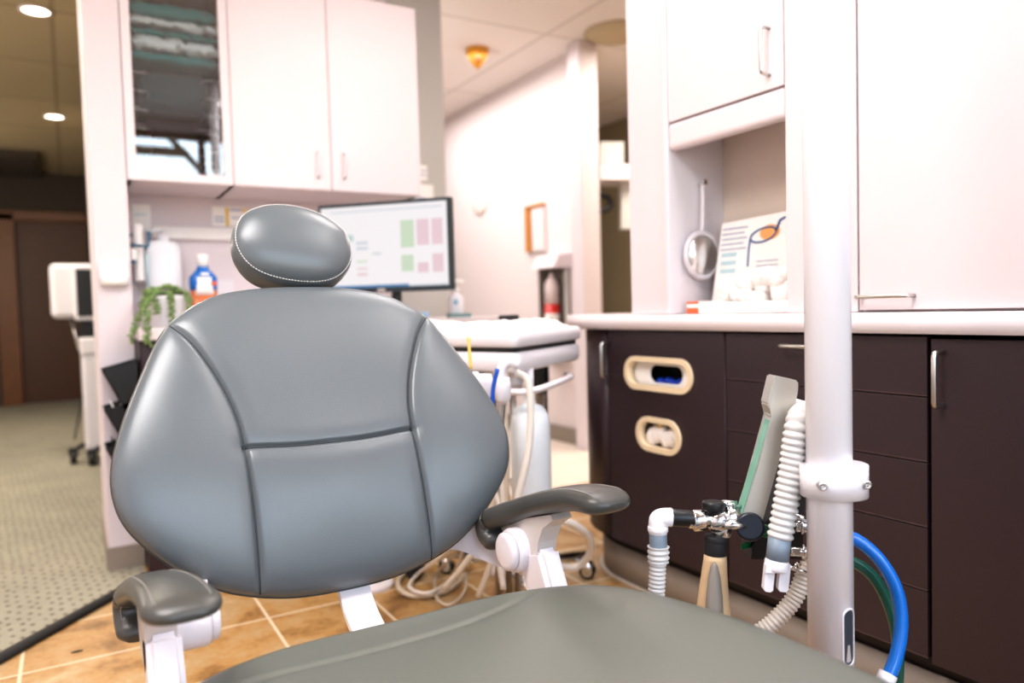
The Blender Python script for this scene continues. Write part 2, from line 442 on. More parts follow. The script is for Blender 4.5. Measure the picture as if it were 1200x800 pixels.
# right door
bm = new(); box(bm, (XF, .22, .155), (XF + .02, .830, .79), .0015); dd = obj('door', bm, M['plum'], base)
pull_handle('handle', (XF, .807, .664), (XF, .807, .766), (-.03, 0, 0), .0052, dd)
bm = new(); box(bm, (XF, -.4, .155), (XF + .02, .215, .79), .0015); obj('door', bm, M['plum'], base)
# tall panel with the two oval openings
up, lo_ = stadium(1.608, .674, .275, .089), stadium(1.608, .501, .176, .093)
def inner(s, cx, cy, d): return s
bm = plate_with_holes([(1.358, .155), (1.83, .155), (1.83, .794), (1.358, .794)], [stadium(1.608, .674, .262, .078), stadium(1.608, .501, .166, .082)], .02)
bm.transform(Matrix(((0, 0, 1, XF + .01), (1, 0, 0, 0), (0, 1, 0, 0), (0, 0, 0, 1))))
pn = obj('door', bm, M['plum'], base, label='plum panel with two oval dispenser openings')
bm = new(); pts = [p for p in qcurve(.32, 0, 1.83, 2.16, XF, 1.46, .155, .794)]
ring = pts[2:-1]
outer = [Vector(p) for p in ring]; inn = [Vector((p[0] + .02 * (1 if i < 3 else .7), p[1] - .02 * min(1, i / 7), p[2])) for i, p in enumerate(ring)]
prism(bm, outer + inn[::-1], (0, 0, .639), True); obj('curved_end_panel', bm, M['plum'], base)
pull_handle('handle', (XF, 1.826, .656), (XF, 1.826, .757), (-.03, 0, 0), .0052, pn)
for (cx, cy, w, h) in ((1.608, .674, .282, .097), (1.608, .501, .184, .1)):
    bm = plate_with_holes(stadium(cx, cy, w, h), [stadium(cx, cy, w - .03, h - .03)], .026)
    bm.transform(Matrix(((0, 0, 1, XF + .006), (1, 0, 0, 0), (0, 1, 0, 0), (0, 0, 0, 1))))
    bmesh.ops.bevel(bm, geom=[e for e in bm.edges if len(e.link_faces) == 2 and e.calc_face_angle(0) > 1], offset=.003, segments=2, affect='EDGES')
    obj('oval_rim', bm, M['cream'], pn, label='cream oval rim')
# boxes behind the openings
g = thing('glove_box', 'white glove box with blue gloves behind the upper oval opening', 'box', (1.5, 1.6, .60))
bm = plate_with_holes([(1.45, .62), (1.77, .62), (1.77, .73), (1.45, .73)], [stadium(1.60, .672, .135, .05)], .004)
bm.transform(Matrix(((0, 0, 1, XF + .026), (1, 0, 0, 0), (0, 1, 0, 0), (0, 0, 0, 1)))); obj('box_front', bm, M['paper'], g)
bm = new(); box(bm, (XF + .13, 1.45, .61), (XF + .135, 1.77, .74)); obj('box_back', bm, M['cab_in'], g)
bm = new()
for k in range(7): ball(bm, (XF + .052, 1.55 + .017 * k, .646 + .005 * math.sin(k * 2.1)), .017, (.9, 1, .75), 10)
obj('glove', bm, M['blue_glove'], g, label='crumpled blue gloves')
g = thing('tissue_box', 'box of white tissue behind the lower oval opening', 'box', (1.5, 1.6, .45))
bm = new(); box(bm, (XF + .055, 1.5, .44), (XF + .12, 1.72, .56)); obj('box_body', bm, M['cream'], g)
bm = new()
for k in range(6): ball(bm, (XF + .026, 1.56 + .02 * k, .496 + .008 * math.cos(k * 1.9)), .024, (.8, 1, 1.2), 10)
obj('tissue', bm, M['tissue'], g)
bm = new(); box(bm, (XF + .012, 1.612, .50), (XF + .016, 1.624, .53)); obj('yellow_tab', bm, M['yellow'], g)

# counter top
bm = new(); prism(bm, qcurve(.28, 0, -.4, 2.21, XF - .02, 1.775, .800, .842), (0, 0, .042), True)
tag(obj('countertop', bm, M['counter'], None, (1.6, 1, .8)), 'pale pink-white counter slab with rounded end over the plum base cabinet', 'countertop')

# upper cabinets
uc = thing('wall_cabinet', 'tall pale pink cabinet wall with an open niche, standing on the right counter', 'cabinet', (1.6, 1.0, .842))
Z0, Z1 = .843, 2.40
bm = new(); box(bm, (XF, 1.562, Z0), (1.775, 1.715, Z1), .002); obj('end_panel', bm, M['white'], uc)
bm = new(); box(bm, (XF - .004, 1.548, Z0), (1.775, 1.563, Z1), .002); obj('niche_side', bm, M['white_cold'], uc)
bm = new(); box(bm, (XF, .985, Z0), (XF + .22, 1.163, Z1), .002); obj('stile', bm, M['white'], uc)
bm = new(); box(bm, (XF + .205, 1.163, Z0), (1.775, 1.55, 1.36)); obj('niche_back', bm, mat('niche_beige', (216, 203, 190), .7), uc)
bm = new(); box(bm, (XF + .02, 1.163, 1.345), (1.775, 1.55, Z1)); obj('carcass', bm, M['white'], uc)
bm = new(); box(bm, (XF, 1.163, 1.285), (XF + .035, 1.55, 1.357), .012, 4); obj('valance', bm, M['white'], uc)
bm = new(); box(bm, (XF, 1.166, 1.360), (XF + .018, 1.546, Z1), .0015); d = obj('door', bm, M['white'], uc)
pull_handle('handle', (XF, 1.204, 1.392), (XF, 1.204, 1.498), (-.03, 0, 0), .0042, d)
bm = new(); box(bm, (XF + .02, -.4, Z0), (1.775, .985, Z1)); obj('carcass', bm, M['white'], uc)
bm = new(); box(bm, (XF, .1, .847), (XF + .018, .980, Z1), .0015); d = obj('lift_door', bm, M['white'], uc)
pull_handle('handle', (XF, .862, .874), (XF, .972, .874), (-.028, 0, 0), .0042, d)

# things in the niche
hm = thing('hand_mirror', 'round white hand mirror hanging on the side wall of the niche', 'mirror', (1.52, 1.54, .95))
mc = Vector((1.523, 1.536, 1.003))
bm = new(); lathe(bm, mc, [(0, 0), (.066, 0), (.069, -.005), (.066, -.01), (.058, -.011), (.056, -.008), (0, -.008)], 40, (0, 1, 0)); obj('mirror_frame', bm, M['white_cold'], hm)
bm = new(); lathe(bm, mc + Vector((0, -.0085, 0)), [(0, 0), (.0555, 0), (.0555, -.001), (0, -.001)], 40, (0, 1, 0)); obj('mirror_glass', bm, M['mirror'], hm)
bm = new(); tube(bm, [mc + Vector((0, -.004, .064)), mc + Vector((.004, -.004, .11)), mc + Vector((.006, -.004, .195))], .007, 10, 4, flat=.6); obj('grip', bm, M['white_cold'], hm)
bm = new(); cyl(bm, mc + Vector((.006, .012, .2)), mc + Vector((.006, -.016, .2)), .006, bev=.002); cyl(bm, mc + Vector((.006, -.012, .2)), mc + Vector((.006, -.016, .2)), .010, bev=.002)
tag(obj('wall_hook', bm, M['chrome'], None, mc + Vector((.006, .012, .2))), 'small clear hook on the niche side wall holding the hand mirror', 'hook')
# printed sign leaning against the niche back
sg = thing('printed_sign', 'white printed sign with blue glasses drawing leaning at the niche back', 'sign', (1.56, 1.36, .843))
def sgn(y, z, lift=0):  # y along the sign, z up, leaning back
    return Vector((1.535 + .16 * z - lift, y, .844 + z))
bm = new(); prism(bm, [sgn(1.165, 0), sgn(1.515, 0), sgn(1.505, .245), sgn(1.165, .258)], (.006, 0, 0)); obj('card', bm, M['paper'], sg)
bm = new()
def bar(y0, y1, z, h, m='ink'):
    bm = new(); prism(bm, [sgn(y0, z, .0008), sgn(y1, z, .0008), sgn(y1, z + h, .0008), sgn(y0, z + h, .0008)], (.0006, 0, 0)); obj('print_line', bm, M[m], sg)
for i in range(5): bar(1.41 + .01 * (i % 2), 1.50, .225 - i * .014, .004)
for i in range(4): bar(1.30, 1.37, .13 - i * .012, .003)
for i in range(4): bar(1.44, 1.495, .15 - i * .022, .012, 'ink_teal')
bm = new(); prism(bm, [sgn(1.335 + .032 * math.cos(a * PI / 8), .205 + .02 * math.sin(a * PI / 8), .0012) for a in range(16)], (.0006, 0, 0)); obj('orange_print', bm, M['ink_orange'], sg)
bm = new()
tube(bm, [sgn(1.355 + .042 * math.cos(a * PI / 8), .2 + .018 * math.sin(a * PI / 8) - .12 * (.045 * math.cos(a * PI / 8)), .002) for a in range(16)], .0022, 6, closed=True)
tube(bm, [sgn(1.397, .196, .002), sgn(1.399, .16, .002), sgn(1.397, .12, .002)], .002, 6)
tube(bm, [sgn(1.315, .205, .002), sgn(1.305, .232, .002), sgn(1.29, .238, .002)], .003, 6)
obj('glasses_print', bm, M['ink_blue'], sg, label='blue outline drawing of glasses')
ob = thing('supply_box', 'small orange and white box on the counter inside the niche', 'box', (1.46, 1.46, .843))
bm = new(); box(bm, (1.45, 1.475, .8435), (1.50, 1.52, .859), .001); box(bm, (1.45, 1.475, .869), (1.50, 1.52, .876), .001); obj('orange_end', bm, M['orange'], ob)
bm = new(); box(bm, (1.451, 1.40, .8435), (1.499, 1.519, .8755), .001); obj('carton', bm, M['paper'], ob)
tb = thing('tissue_carton', 'white carton with crumpled white tissue in the niche before the sign', 'box', (1.47, 1.29, .843))
bm = new(); box(bm, (1.45, 1.18, .8435), (1.515, 1.44, .872), .003); obj('carton', bm, M['paper'], tb)
bm = new()
for k in range(26):
    ball(bm, (1.478 + random.uniform(-.012, .012), 1.19 + .22 * random.random(), .876 + .06 * random.random() ** 1.2), random.uniform(.016, .028), (1, 1.15, .9), 8)
obj('tissue', bm, M['tissue'], tb)

# ================================================================= LEFT CABINETS
lb = thing('base_cabinet', 'dark plum base cabinet under the back counter, mostly hidden behind the chair', 'cabinet', (.87, 3.05, 0))
bm = new(); box(bm, (.199, 2.80, 0), (1.55, YW, .795), .002); obj('carcass', bm, M['plum'], lb)
for i in range(3):
    x0 = .205 + i * .448
    bm = new(); box(bm, (x0, 2.782, .1), (x0 + .44, 2.80, .785), .002); d = obj('door', bm, M['plum'], lb)
    pull_handle('handle', (x0 + .4, 2.782, .65), (x0 + .4, 2.782, .75), (0, -.03, 0), .005, d)
bm = new(); box(bm, (.199, 2.765, .797), (1.57, YW, .84), .004)
tag(obj('countertop', bm, M['counter'], None, (.87, 3.05, .797)), 'white back counter slab behind the dental chair, below the monitor', 'countertop')
lu = thing('wall_cabinet', 'white wall cabinet with one glass door and two plain doors, above the monitor', 'cabinet', (.75, 3.12, 1.356))
CB, CT, FY = 1.356, 2.13, 2.935
bm = new(); box(bm, (.199, FY + .02, CB), (1.30, YW, CB + .018)); box(bm, (.199, FY + .02, CT - .018), (1.30, YW, CT)); box(bm, (.199, FY + .02, CB), (.215, YW, CT)); box(bm, (1.284, FY + .02, CB), (1.30, YW, CT)); box(bm, (.545, FY + .02, CB), (.560, YW, CT))
obj('carcass', bm, M['white'], lu)
bm = new(); box(bm, (.215, YW - .02, CB + .018), (.545, YW - .001, CT - .018)); box(bm, (.2155, FY + .03, CB + .018), (.218, YW - .02, CT - .018)); box(bm, (.5425, FY + .03, CB + .018), (.5448, YW - .02, CT - .018)); box(bm, (.218, FY + .03, CB + .0182), (.5425, YW - .02, CB + .02))
obj('interior_lining', bm, M['cab_in'], lu, label='dark cabinet interior')
bm = new(); W = .03
box(bm, (.200, FY, CB), (.200 + W, FY + .02, CT)); box(bm, (.551 - W, FY, CB), (.551, FY + .02, CT)); box(bm, (.200 + W, FY, CB), (.551 - W, FY + .02, CB + W)); box(bm, (.200 + W, FY, CT - W), (.551 - W, FY + .02, CT))
gd = obj('glass_door', bm, M['white'], lu)
bm = new(); box(bm, (.228, FY + .008, CB + .027), (.523, FY + .012, CT - .027)); obj('pane', bm, M['glass'], gd, label='clear reflective glass pane')
for x0, x1, hx in ((.554, .922, .87), (.925, 1.305, .975)):
    bm = new(); box(bm, (x0, FY, CB), (x1, FY + .02, CT), .002); d = obj('door', bm, M['white'], lu)
    pull_handle('handle', (hx, FY, CB + .05), (hx, FY, CB + .15), (0, -.025, 0), .004, d, 'white_cold')
# inside the glass cabinet
for side, x in ((-1, .224), (1, .535)):
    for k in range(9):
        z = 1.42 + k * .066
        bm = new(); w = .065 * -side
        tube(bm, [(x, 3.0, z), (x + w * .9, 3.0, z - .004), (x + w, 3.02, z - .004), (x + w, 3.22, z - .004), (x, 3.24, z)], .0028, 6)
        o = tag(obj('shelf_rail', bm, M['wire_steel'], None, (x, 3.1, z)), 'thin wire tray rail on the %s inner side of the glass cabinet' % ('left' if side < 0 else 'right'), 'rail', 'wire tray rails in the glass cabinet, %s side' % ('left' if side < 0 else 'right'))
def pad(name, x0, x1, y0, y1, z0, z1, m, label, amp=.008):
    bm = new(); N = 20; ring = []
    rings = []
    for i in range(N + 1):
        x = x0 + (x1 - x0) * i / N; r = []
        e = min(1, 8 * min(i, N - i) / N + .45)
        for k in range(20):
            a = 2 * PI * k / 20; c, s = math.cos(a), math.sin(a)
            yy = (y0 + y1) / 2 + (y1 - y0) / 2 * math.copysign(abs(c) ** .35, c)
            zz = (z0 + z1) / 2 + (z1 - z0) / 2 * math.copysign(abs(s) ** .5, s) * e + amp * random.uniform(-1, 1) * (1 if abs(c) > .3 else .4)
            r.append((x, yy, zz))
        rings.append(r)
    loft(bm, rings)
    return tag(obj(name, bm, m, None, ((x0 + x1) / 2, (y0 + y1) / 2, z0)), label, 'pad')
pad('wrapped_pad', .235, .53, 2.985, 3.22, 1.792, 1.822, M['teal'], 'teal folded pad at the bottom of the stack in the glass cabinet')
pad('film_bag', .232, .532, 2.975, 3.22, 1.832, 1.872, M['plastic_bag'], 'crumpled clear film bag between teal pads, the lower of two', .014)
pad('wrapped_pad', .235, .53, 2.985, 3.22, 1.880, 1.905, M['teal'], 'teal folded pad in the middle of the stack in the glass cabinet')
pad('film_bag', .232, .532, 2.975, 3.22, 1.915, 1.938, M['plastic_bag'], 'crumpled clear film bag near the top of the glass cabinet, upper of two', .01)
pad('wrapped_pad', .235, .53, 2.985, 3.22, 1.948, 2.0, M['teal'], 'teal folded pad at the top of the stack in the glass cabinet')
pad('cloth_bundle', .262, .50, 3.05, 3.2, 1.655, 1.782, M['teal_dark'], 'dark teal bundle under the stack of pads in the glass cabinet', .004)
bm = new(); box(bm, (.24, 2.975, CB + .0205), (.29, 3.03, CB + .045), .006, 3)
tag(obj('small_carton', bm, M['paper'], None, (.265, 3.0, CB + .0205)), 'small white carton in the lower left corner of the glass cabinet', 'box')
bm = new(); box(bm, (.48, 2.975, CB + .0205), (.515, 3.03, CB + .05), .006, 3)
tag(obj('small_carton', bm, M['paper'], None, (.5, 3.0, CB + .0205)), 'small white carton in the lower right corner of the glass cabinet', 'box')

# on the wall and the counter at the back
bm = new(); box(bm, (.30, YW - .03, 1.185), (.72, YW, 1.235), .004)
tag(obj('wall_rail', bm, M['paper'], None, (.5, YW, 1.185)), 'white horizontal rail on the wall below the glass cabinet', 'rail')
def sheet(x0, x1, z0, z1, label, bars, y=YW):
    t = thing('paper_sheet', label, 'paper', ((x0 + x1) / 2, y, z0))
    bm = new(); box(bm, (x0, y - .003, z0), (x1, y - .0005, z1)); obj('page', bm, M['paper'], t)
    for (a, b, c, d_, m) in bars:
        bm = new(); box(bm, (x0 + (x1 - x0) * a, y - .0042, z0 + (z1 - z0) * c), (x0 + (x1 - x0) * b, y - .003, z0 + (z1 - z0) * d_)); obj('print', bm, M[m], t)
sheet(.53, .665, 1.245, 1.325, 'small paper with yellow stripe taped up above the white rail', [(.38, .48, 0, .95, 'yellow'), (.9, 1, .75, .95, 'yellow'), (.5, .9, .8, .9, 'ink'), (.05, .35, .4, .48, 'ink'), (.05, .35, .2, .28, 'ink'), (.55, .95, .4, .48, 'ink')])
sheet(.235, .30, 1.215, 1.32, 'plain white paper on the wall left of the white rail', [(.1, .8, .6, .64, 'ink_teal')])
sheet(1.44, 1.50, 1.49, 1.56, 'small pinkish notice high on the shaded wall end', [(.1, .9, .3, .4, 'ink'), (.1, .9, .6, .7, 'ink')])
sheet(1.44, 1.53, 1.37, 1.47, 'larger white notice on the shaded wall end right of the wall cabinet', [(.1, .5, .3, .4, 'ink')])
rk = thing('glove_rack', 'teal wire bracket on the wall holding a white tube', 'rack', (.22, 3.2, 1.1))
bm = new(); Yr = 3.06
tube(bm, [(.197, Yr, 1.075), (.197, Yr, 1.175), (.215, Yr, 1.175)], .0065, 6); tube(bm, [(.197, Yr, 1.078), (.222, Yr, 1.078)], .0065, 6)
tube(bm, [(.2, Yr, 1.14), (.265, Yr, 1.135), (.27, Yr, 1.19)], .006, 6); tube(bm, [(.2, Yr, 1.12), (.2, YW, 1.12)], .004, 6); tube(bm, [(.265, Yr, 1.135), (.265, YW, 1.135)], .0035, 6)
obj('wire_frame', bm, M['rack_blue'], rk)
bm = new(); box(bm, (.207, Yr - .01, 1.085), (.226, Yr + .04, 1.125), .003); obj('white_clip', bm, M['paper'], rk)
bm = new(); lathe(bm, (.238, 3.12, 1.01), [(.016, 0), (.017, .01), (.017, .2), (.015, .212), (0, .212)], 20)
tag(obj('white_tube', bm, M['paper'], None, (.238, 3.12, 1.01)), 'slim white tube standing in the teal wire bracket', 'tube')
bm = new(); lathe(bm, (.262, 3.1, .99), [(.005, 0), (.005, .12), (0, .121)], 10)
tag(obj('blue_swab', bm, M['ink_teal'], None, (.262, 3.1, .99)), 'thin pale blue stick hanging beside the white tube', 'stick')
sp = thing('soap_jug', 'translucent white jug hanging on the wall above the plant', 'jug', (.33, 3.24, 1.0))
def squarish(c, w, d, z, n=28, e=.55):
    out = []
    for k in range(n):
        a = 2 * PI * k / n; x, y = math.cos(a), math.sin(a)
        out.append((c[0] + w * math.copysign(abs(x) ** e, x), c[1] + d * math.copysign(abs(y) ** e, y), z))
    return out
bm = new(); loft(bm, [squarish((.325, 3.22), w_, .04, z_, e=.35) for w_, z_ in ((.064, .985), (.068, .995), (.068, 1.13), (.064, 1.15), (.05, 1.165), (.022, 1.17))]); obj('bottle', bm, M['clear_white'], sp)
bm = new(); lathe(bm, (.335, 3.22, 1.17), [(.024, 0), (.024, .018), (.01, .022), (.009, .04), (0, .04)], 20); tube(bm, [(.335, 3.22, 1.208), (.3, 3.2, 1.21), (.28, 3.19, 1.2)], .006, 8); obj('pump', bm, M['clear_white'], sp)
bm = new(); box(bm, (.29, 3.24, .97), (.38, YW, .985), .003); obj('shelf_bracket', bm, M['clear_white'], sp)
bm = new(); box(bm, (.205, YW - .012, .93), (.6, YW, 1.02), .003); 
tag(obj('splash_strip', bm, M['white_cold'], None, (.4, YW, .93)), 'pale grey strip on the wall behind the plant', 'strip')
# mouthwash
mw = thing('mouthwash_bottle', 'mouthwash bottle with blue shoulders and white cap on the back counter', 'bottle', (.447, 3.05, .84))
C0 = (.447, 3.05)
bm = new(); loft(bm, [squarish(C0, .047, .03, z) for z in (.8405, .90, .972)]); obj('bottle', bm, M['liquid'], mw, label='orange liquid in the lower bottle')
bm = new(); loft(bm, [squarish(C0, w, d, z) for w, d, z in ((.048, .031, .972), (.05, .032, 1.0), (.048, .03, 1.022), (.03, .024, 1.042), (.022, .02, 1.05), (.02, .02, 1.062))]); obj('shoulder', bm, mat('shoulder_blue', (14, 108, 190), .3), mw, label='blue shoulder')
bm = new(); loft(bm, [squarish(C0, .021, .021, z, e=.9) for z in (1.06, 1.1, 1.106)]); obj('cap', bm, M['paper'], mw)
bm = new(); loft(bm, [squarish(C0, .036, .0325, z, e=.4) for z in (.955, .99)] + [squarish(C0, .03, .0326, 1.02, e=.4)]); lb_ = obj('label_sticker', bm, M['paper'], mw)
bm = new(); box(bm, (.435, 3.013, 1.026), (.462, 3.022, 1.036), .001); obj('brand_patch', bm, M['paper'], lb_)
bm = new(); box(bm, (.47, 3.0135, .99), (.49, 3.0185, 1.003), .001); obj('red_patch', bm, M['orange'], lb_)
# trailing plant
pl = thing('potted_succulent', 'trailing green succulent in a white pot on the back counter', 'plant', (.30, 2.90, .84))
bm = new(); lathe(bm, (.30, 2.90, .8405), [(.052, 0), (.056, .005), (.066, .1), (.067, .108), (.062, .108), (.058, .095), (0, .092)], 32); obj('pot', bm, M['white_cold'], pl)
def strand(pts, n, r=.0095):
    n = int(n * 1.5); r *= .74
    P = smooth_path(pts, 10); b1, b2 = new(), new()
    tube(b2, P, .0018, 6)
    for i in range(n):
        p = P[int(i / (n - 1) * (len(P) - 1))]
        for k in range(3):
            a = random.random() * 2 * PI
            q = p + Vector((math.cos(a) * .009, math.sin(a) * .009, random.uniform(-.006, .006)))
            ball(b1, q, r * random.uniform(.65, 1.05), (1, 1, .75), 7)
    s = obj('stem', b2, M['stem'], pl); obj('leaves', b1, M['leaf'], s)
cx, cy, cz = .30, 2.90, .945
strand([(cx, cy, cz), (cx - .05, cy - .05, cz + .025), (cx - .09, cy - .08, cz - .05), (cx - .125, cy - .08, cz - .15)], 26)
strand([(cx, cy, cz), (cx - .04, cy - .06, cz + .02), (cx - .075, cy - .145, cz - .05), (cx - .075, cy - .15, cz - .16)], 26)
strand([(cx, cy, cz + .01), (cx + .005, cy - .06, cz + .012), (cx + .008, cy - .082, cz - .04), (cx + .006, cy - .082, cz - .1)], 20, .008)
strand([(cx, cy, cz + .01), (cx + .05, cy - .03, cz + .02), (cx + .07, cy - .05, cz - .02), (cx + .062, cy - .06, cz - .07)], 18, .008)
strand([(cx - .05, cy, cz + .01), (cx - .02, cy - .03, cz + .03), (cx + .02, cy - .02, cz + .035), (cx + .055, cy, cz + .005)], 20, .009)
strand([(cx - .06, cy + .02, cz), (cx - .06, cy - .04, cz + .02), (cx - .04, cy - .08, cz - .02), (cx - .04, cy - .09, cz - .06)], 14, .008)

# sheet dispenser on the stub wall
tp = thing('roll_holder', 'small white roll holder on the end of the partition wall', 'holder', (.14, 2.93, 1.03))
bm = new(); prism(bm, [(.1, 2.93, .99), (.1, 2.905, .992), (.1, 2.885, 1.01), (.1, 2.887, 1.035), (.1, 2.91, 1.05), (.1, 2.93, 1.075)], (.085, 0, 0)); obj('cover', bm, M['white_cold'], tp)
bm = new(); cyl(bm, (.102, 2.905, 1.005), (.183, 2.905, 1.005), .019); obj('roll', bm, M['paper'], tp)
# black wall pockets
wp = thing('wall_file_rack', 'black three-tier file pocket rack beside the plum cabinet', 'file rack', (.19, 2.85, .35))
for i in range(3):
    zt = .715 - i * .128
    prof = [(.194, zt + .018), (.086, zt - .01), (.092, zt - .022), (.168, zt - .19), (.194, zt - .19)]
    bm = new()
    prism(bm, [(x, 2.775, z) for x, z in prof], (0, .004, 0)); prism(bm, [(x, 2.915, z) for x, z in prof], (0, .004, 0))
    prism(bm, [(.086, 2.775, zt - .01), (.168, 2.775, zt - .19), (.172, 2.775, zt - .19), (.09, 2.775, zt - .01)], (0, .142, 0))
    prism(bm, [(.19, 2.775, zt + .018), (.19, 2.775, zt - .19), (.194, 2.775, zt - .19), (.194, 2.775, zt + .018)], (0, .142, 0))
    obj('pocket', bm, M['black'], wp)
for j, zt in enumerate((.587, .459)):
    for k in range(3):
        bm = new(); x = .106 + k * .016
        prism(bm, [(x, 2.785, zt + .012 - k * .008), (x + .062, 2.785, zt - .15), (x + .066, 2.785, zt - .15), (x + .004, 2.785, zt + .012 - k * .008)], (0, .12, 0))
        tag(obj('leaflet', bm, M['paper'] if (k + j) % 2 == 0 else M['black_soft'], None, (x, 2.85, zt - .15)), '%s leaflet in the %s pocket of the black rack, %s from the left' % ('white' if (k + j) % 2 == 0 else 'dark', ('middle', 'lowest')[j], ('first', 'second', 'third')[k]), 'leaflet', 'leaflets in the black file rack')

# monitor
mo = thing('computer_monitor', 'flat monitor with dark bezel showing a white chart screen', 'monitor', (1.02, 2.75, .84))
A, B = Vector((.842, 2.86, 0)), Vector((1.212, 2.47, 0))
ux = (B - A).normalized(); nn = Vector((ux.y, -ux.x, 0)); Wm = (B - A).length
if nn.dot(Vector((0, -1, 0))) < 0: nn = -nn
zb, zt_ = .945, 1.282
def mq(u0, u1, v0, v1, f0, f1):
    b = new(); a = A + ux * (u0 * Wm); c = A + ux * (u1 * Wm)
    h = zt_ - zb
    prism(b, [a + nn * f0 + Vector((0, 0, zb + h * v0)), c + nn * f0 + Vector((0, 0, zb + h * v0)), c + nn * f0 + Vector((0, 0, zb + h * v1)), a + nn * f0 + Vector((0, 0, zb + h * v1))], nn * (f1 - f0))
    return b
obj('housing', mq(0, 1, 0, 1, -.03, 0), M['bezel'], mo)
scr = obj('screen', mq(.02, .972, .055, .965, -.001, .0012), M['screen'], mo)
for (u0, u1, v0, v1, m) in ((.63, .73, .48, .78, 'scr_green'), (.75, .84, .5, .78, 'scr_pink'), (.86, .94, .5, .78, 'scr_pink'), (.63, .72, .22, .4, 'scr_green'), (.75, .83, .2, .31, 'scr_pink'), (.86, .94, .2, .4, 'scr_pink'),
                            (.19, .27, .58, .65, 'scr_teal'), (.29, .38, .54, .57, 'scr_grey'), (.29, .38, .48, .51, 'scr_grey'), (.41, .48, .42, .44, 'scr_grey'), (.29, .37, .34, .36, 'scr_green'), (.29, .37, .26, .28, 'scr_pink'), (.29, .37, .19, .22, 'scr_pink'), (.1, .94, .9, .915, 'scr_grey'), (.02, .68, .055, .085, 'scr_blue'), (.68, .97, .055, .075, 'scr_grey')):
    obj('chart_patch', mq(u0, u1, v0, v1, .001, .0018), M[m], scr)
obj('logo_plate', mq(.44, .5, .01, .04, 0, .0015), M['wire_steel'], mo)
bm = new(); c = (A + B) / 2 - nn * .03; tube(bm, [c + Vector((0, 0, 1.1)), c - nn * .06 + Vector((0, 0, 1.08)), c - nn * .07 + Vector((0, 0, .845))], .02, 12, 4); lathe(bm, c - nn * .07 + Vector((0, 0, .8405)), [(.1, 0), (.1, .006), (.03, .014), (0, .014)], 28); obj('stand', bm, M['bezel'], mo)
# pump bottle and cups right of the monitor
pb = thing('pump_bottle', 'white pump bottle with blue mark on the counter right of the monitor', 'bottle', (1.40, 2.86, .84))
bm = new(); lathe(bm, (1.42, 2.87, .8405), [(.03, 0), (.032, .004), (.032, .085), (.012, .1), (.01, .11), (0, .11)], 24); obj('bottle', bm, M['white_cold'], pb)
bm = new(); lathe(bm, (1.42, 2.87, .95), [(.014, 0), (.014, .012), (.005, .014), (.005, .04), (0, .04)], 16); box(bm, (1.395, 2.845, .985), (1.45, 2.88, .998), .005); obj('pump', bm, M['paper'], pb)
bm = new(); ball(bm, (1.408, 2.842, .905), .011, (1, .4, 1), 10); obj('blue_mark', bm, mat('pale_blue_mark', (110, 176, 206), .5), pb)
bm = new(); box(bm, (1.36, 2.80, .8405), (1.46, 2.84, .857), .003)
tag(obj('teal_tray', bm, mat('grey_teal_tray', (120, 150, 150), .5), None, (1.41, 2.82, .8405)), 'small grey-teal tray in front of the pump bottle', 'tray')
bm = new(); box(bm, (1.17, 2.79, .8405), (1.26, 2.83, .868), .004)
tag(obj('blue_packet', bm, mat('light_blue_packet', (176, 206, 234), .6), None, (1.21, 2.81, .8405)), 'light blue packet on the counter under the monitor', 'packet')

# ================================================================= CORRIDOR AND HALL
for (x, y), where in (((-.07, 4.52), 'nearer of two round ceiling lights in the dark corridor'), ((-.02, 6.78), 'farther of two round ceiling lights in the dark corridor')):
    t = thing('ceiling_downlight', where, 'ceiling light', (x, y, CEIL), 'corridor downlights')
    bm = new(); lathe(bm, (x, y, CEIL), [(.075, 0), (.078, -.006), (.06, -.008), (.06, -.002)], 28); obj('trim_ring', bm, M['white'], t)
    bm = new(); lathe(bm, (x, y, CEIL - .0025), [(.068, 0), (.068, -.002), (0, -.002)], 28); obj('lens', bm, M['lamp'], t)
bm = new(); box(bm, (-1.6, 8.2, CEIL - .06), (-.18, 9.38, CEIL)); struct('trim_3', bm, M['wall_dark'])
sc_ = thing('scanner_cart', 'white wheeled scanner cart with black screen in the corridor', 'cart', (.03, 5.2, 0))
bm = new(); box(bm, (-.085, 5.17, .885), (.16, 5.36, 1.212), .035, 4); obj('head', bm, M['white_cold'], sc_)
bm = new(); box(bm, (.035, 5.15, .87), (.19, 5.18, 1.195), .012, 3); hd = obj('screen_frame', bm, M['white_cold'], sc_)
bm = new(); box(bm, (.05, 5.146, .895), (.2, 5.152, 1.175)); obj('screen', bm, M['black'], hd)
bm = new(); box(bm, (.06, 5.2, .72), (.19, 5.3, .885), .004); obj('neck', bm, M['black'], sc_)
bm = new(); box(bm, (.055, 5.16, .08), (.19, 5.5, .68), .025, 3); box(bm, (.05, 5.15, .66), (.19, 5.5, .77), .02, 3); obj('body', bm, M['white_cold'], sc_)
bm = new(); tube(bm, [(.02, 5.3, .88), (.05, 5.25, .7)], .012, 8); obj('bracket', bm, M['wire_steel'], sc_)
bm = new(); tube(bm, [(.055, 5.3, .42), (.03, 5.25, .3), (.0, 5.2, .16)], .006, 6, 5); obj('cable', bm, M['black'], sc_)
for x, y in ((-.01, 5.25), (.085, 5.12), (.17, 5.12), (.17, 5.46)):
    bm = new(); cyl(bm, (x - .018, y, .045), (x + .018, y, .045), .04, bev=.006); box(bm, (x - .025, y - .02, .05), (x + .025, y + .035, .1), .006); tube(bm, [(x, y + .01, .08), (x + .06, y + .06, .11)], .014, 8); obj('caster', bm, M['black'], sc_)

def on_x(px, py, X):
    d = at(px, py, 1) - EYE; return EYE + d * ((X - EYE.x) / d.x)
XH = 2.74
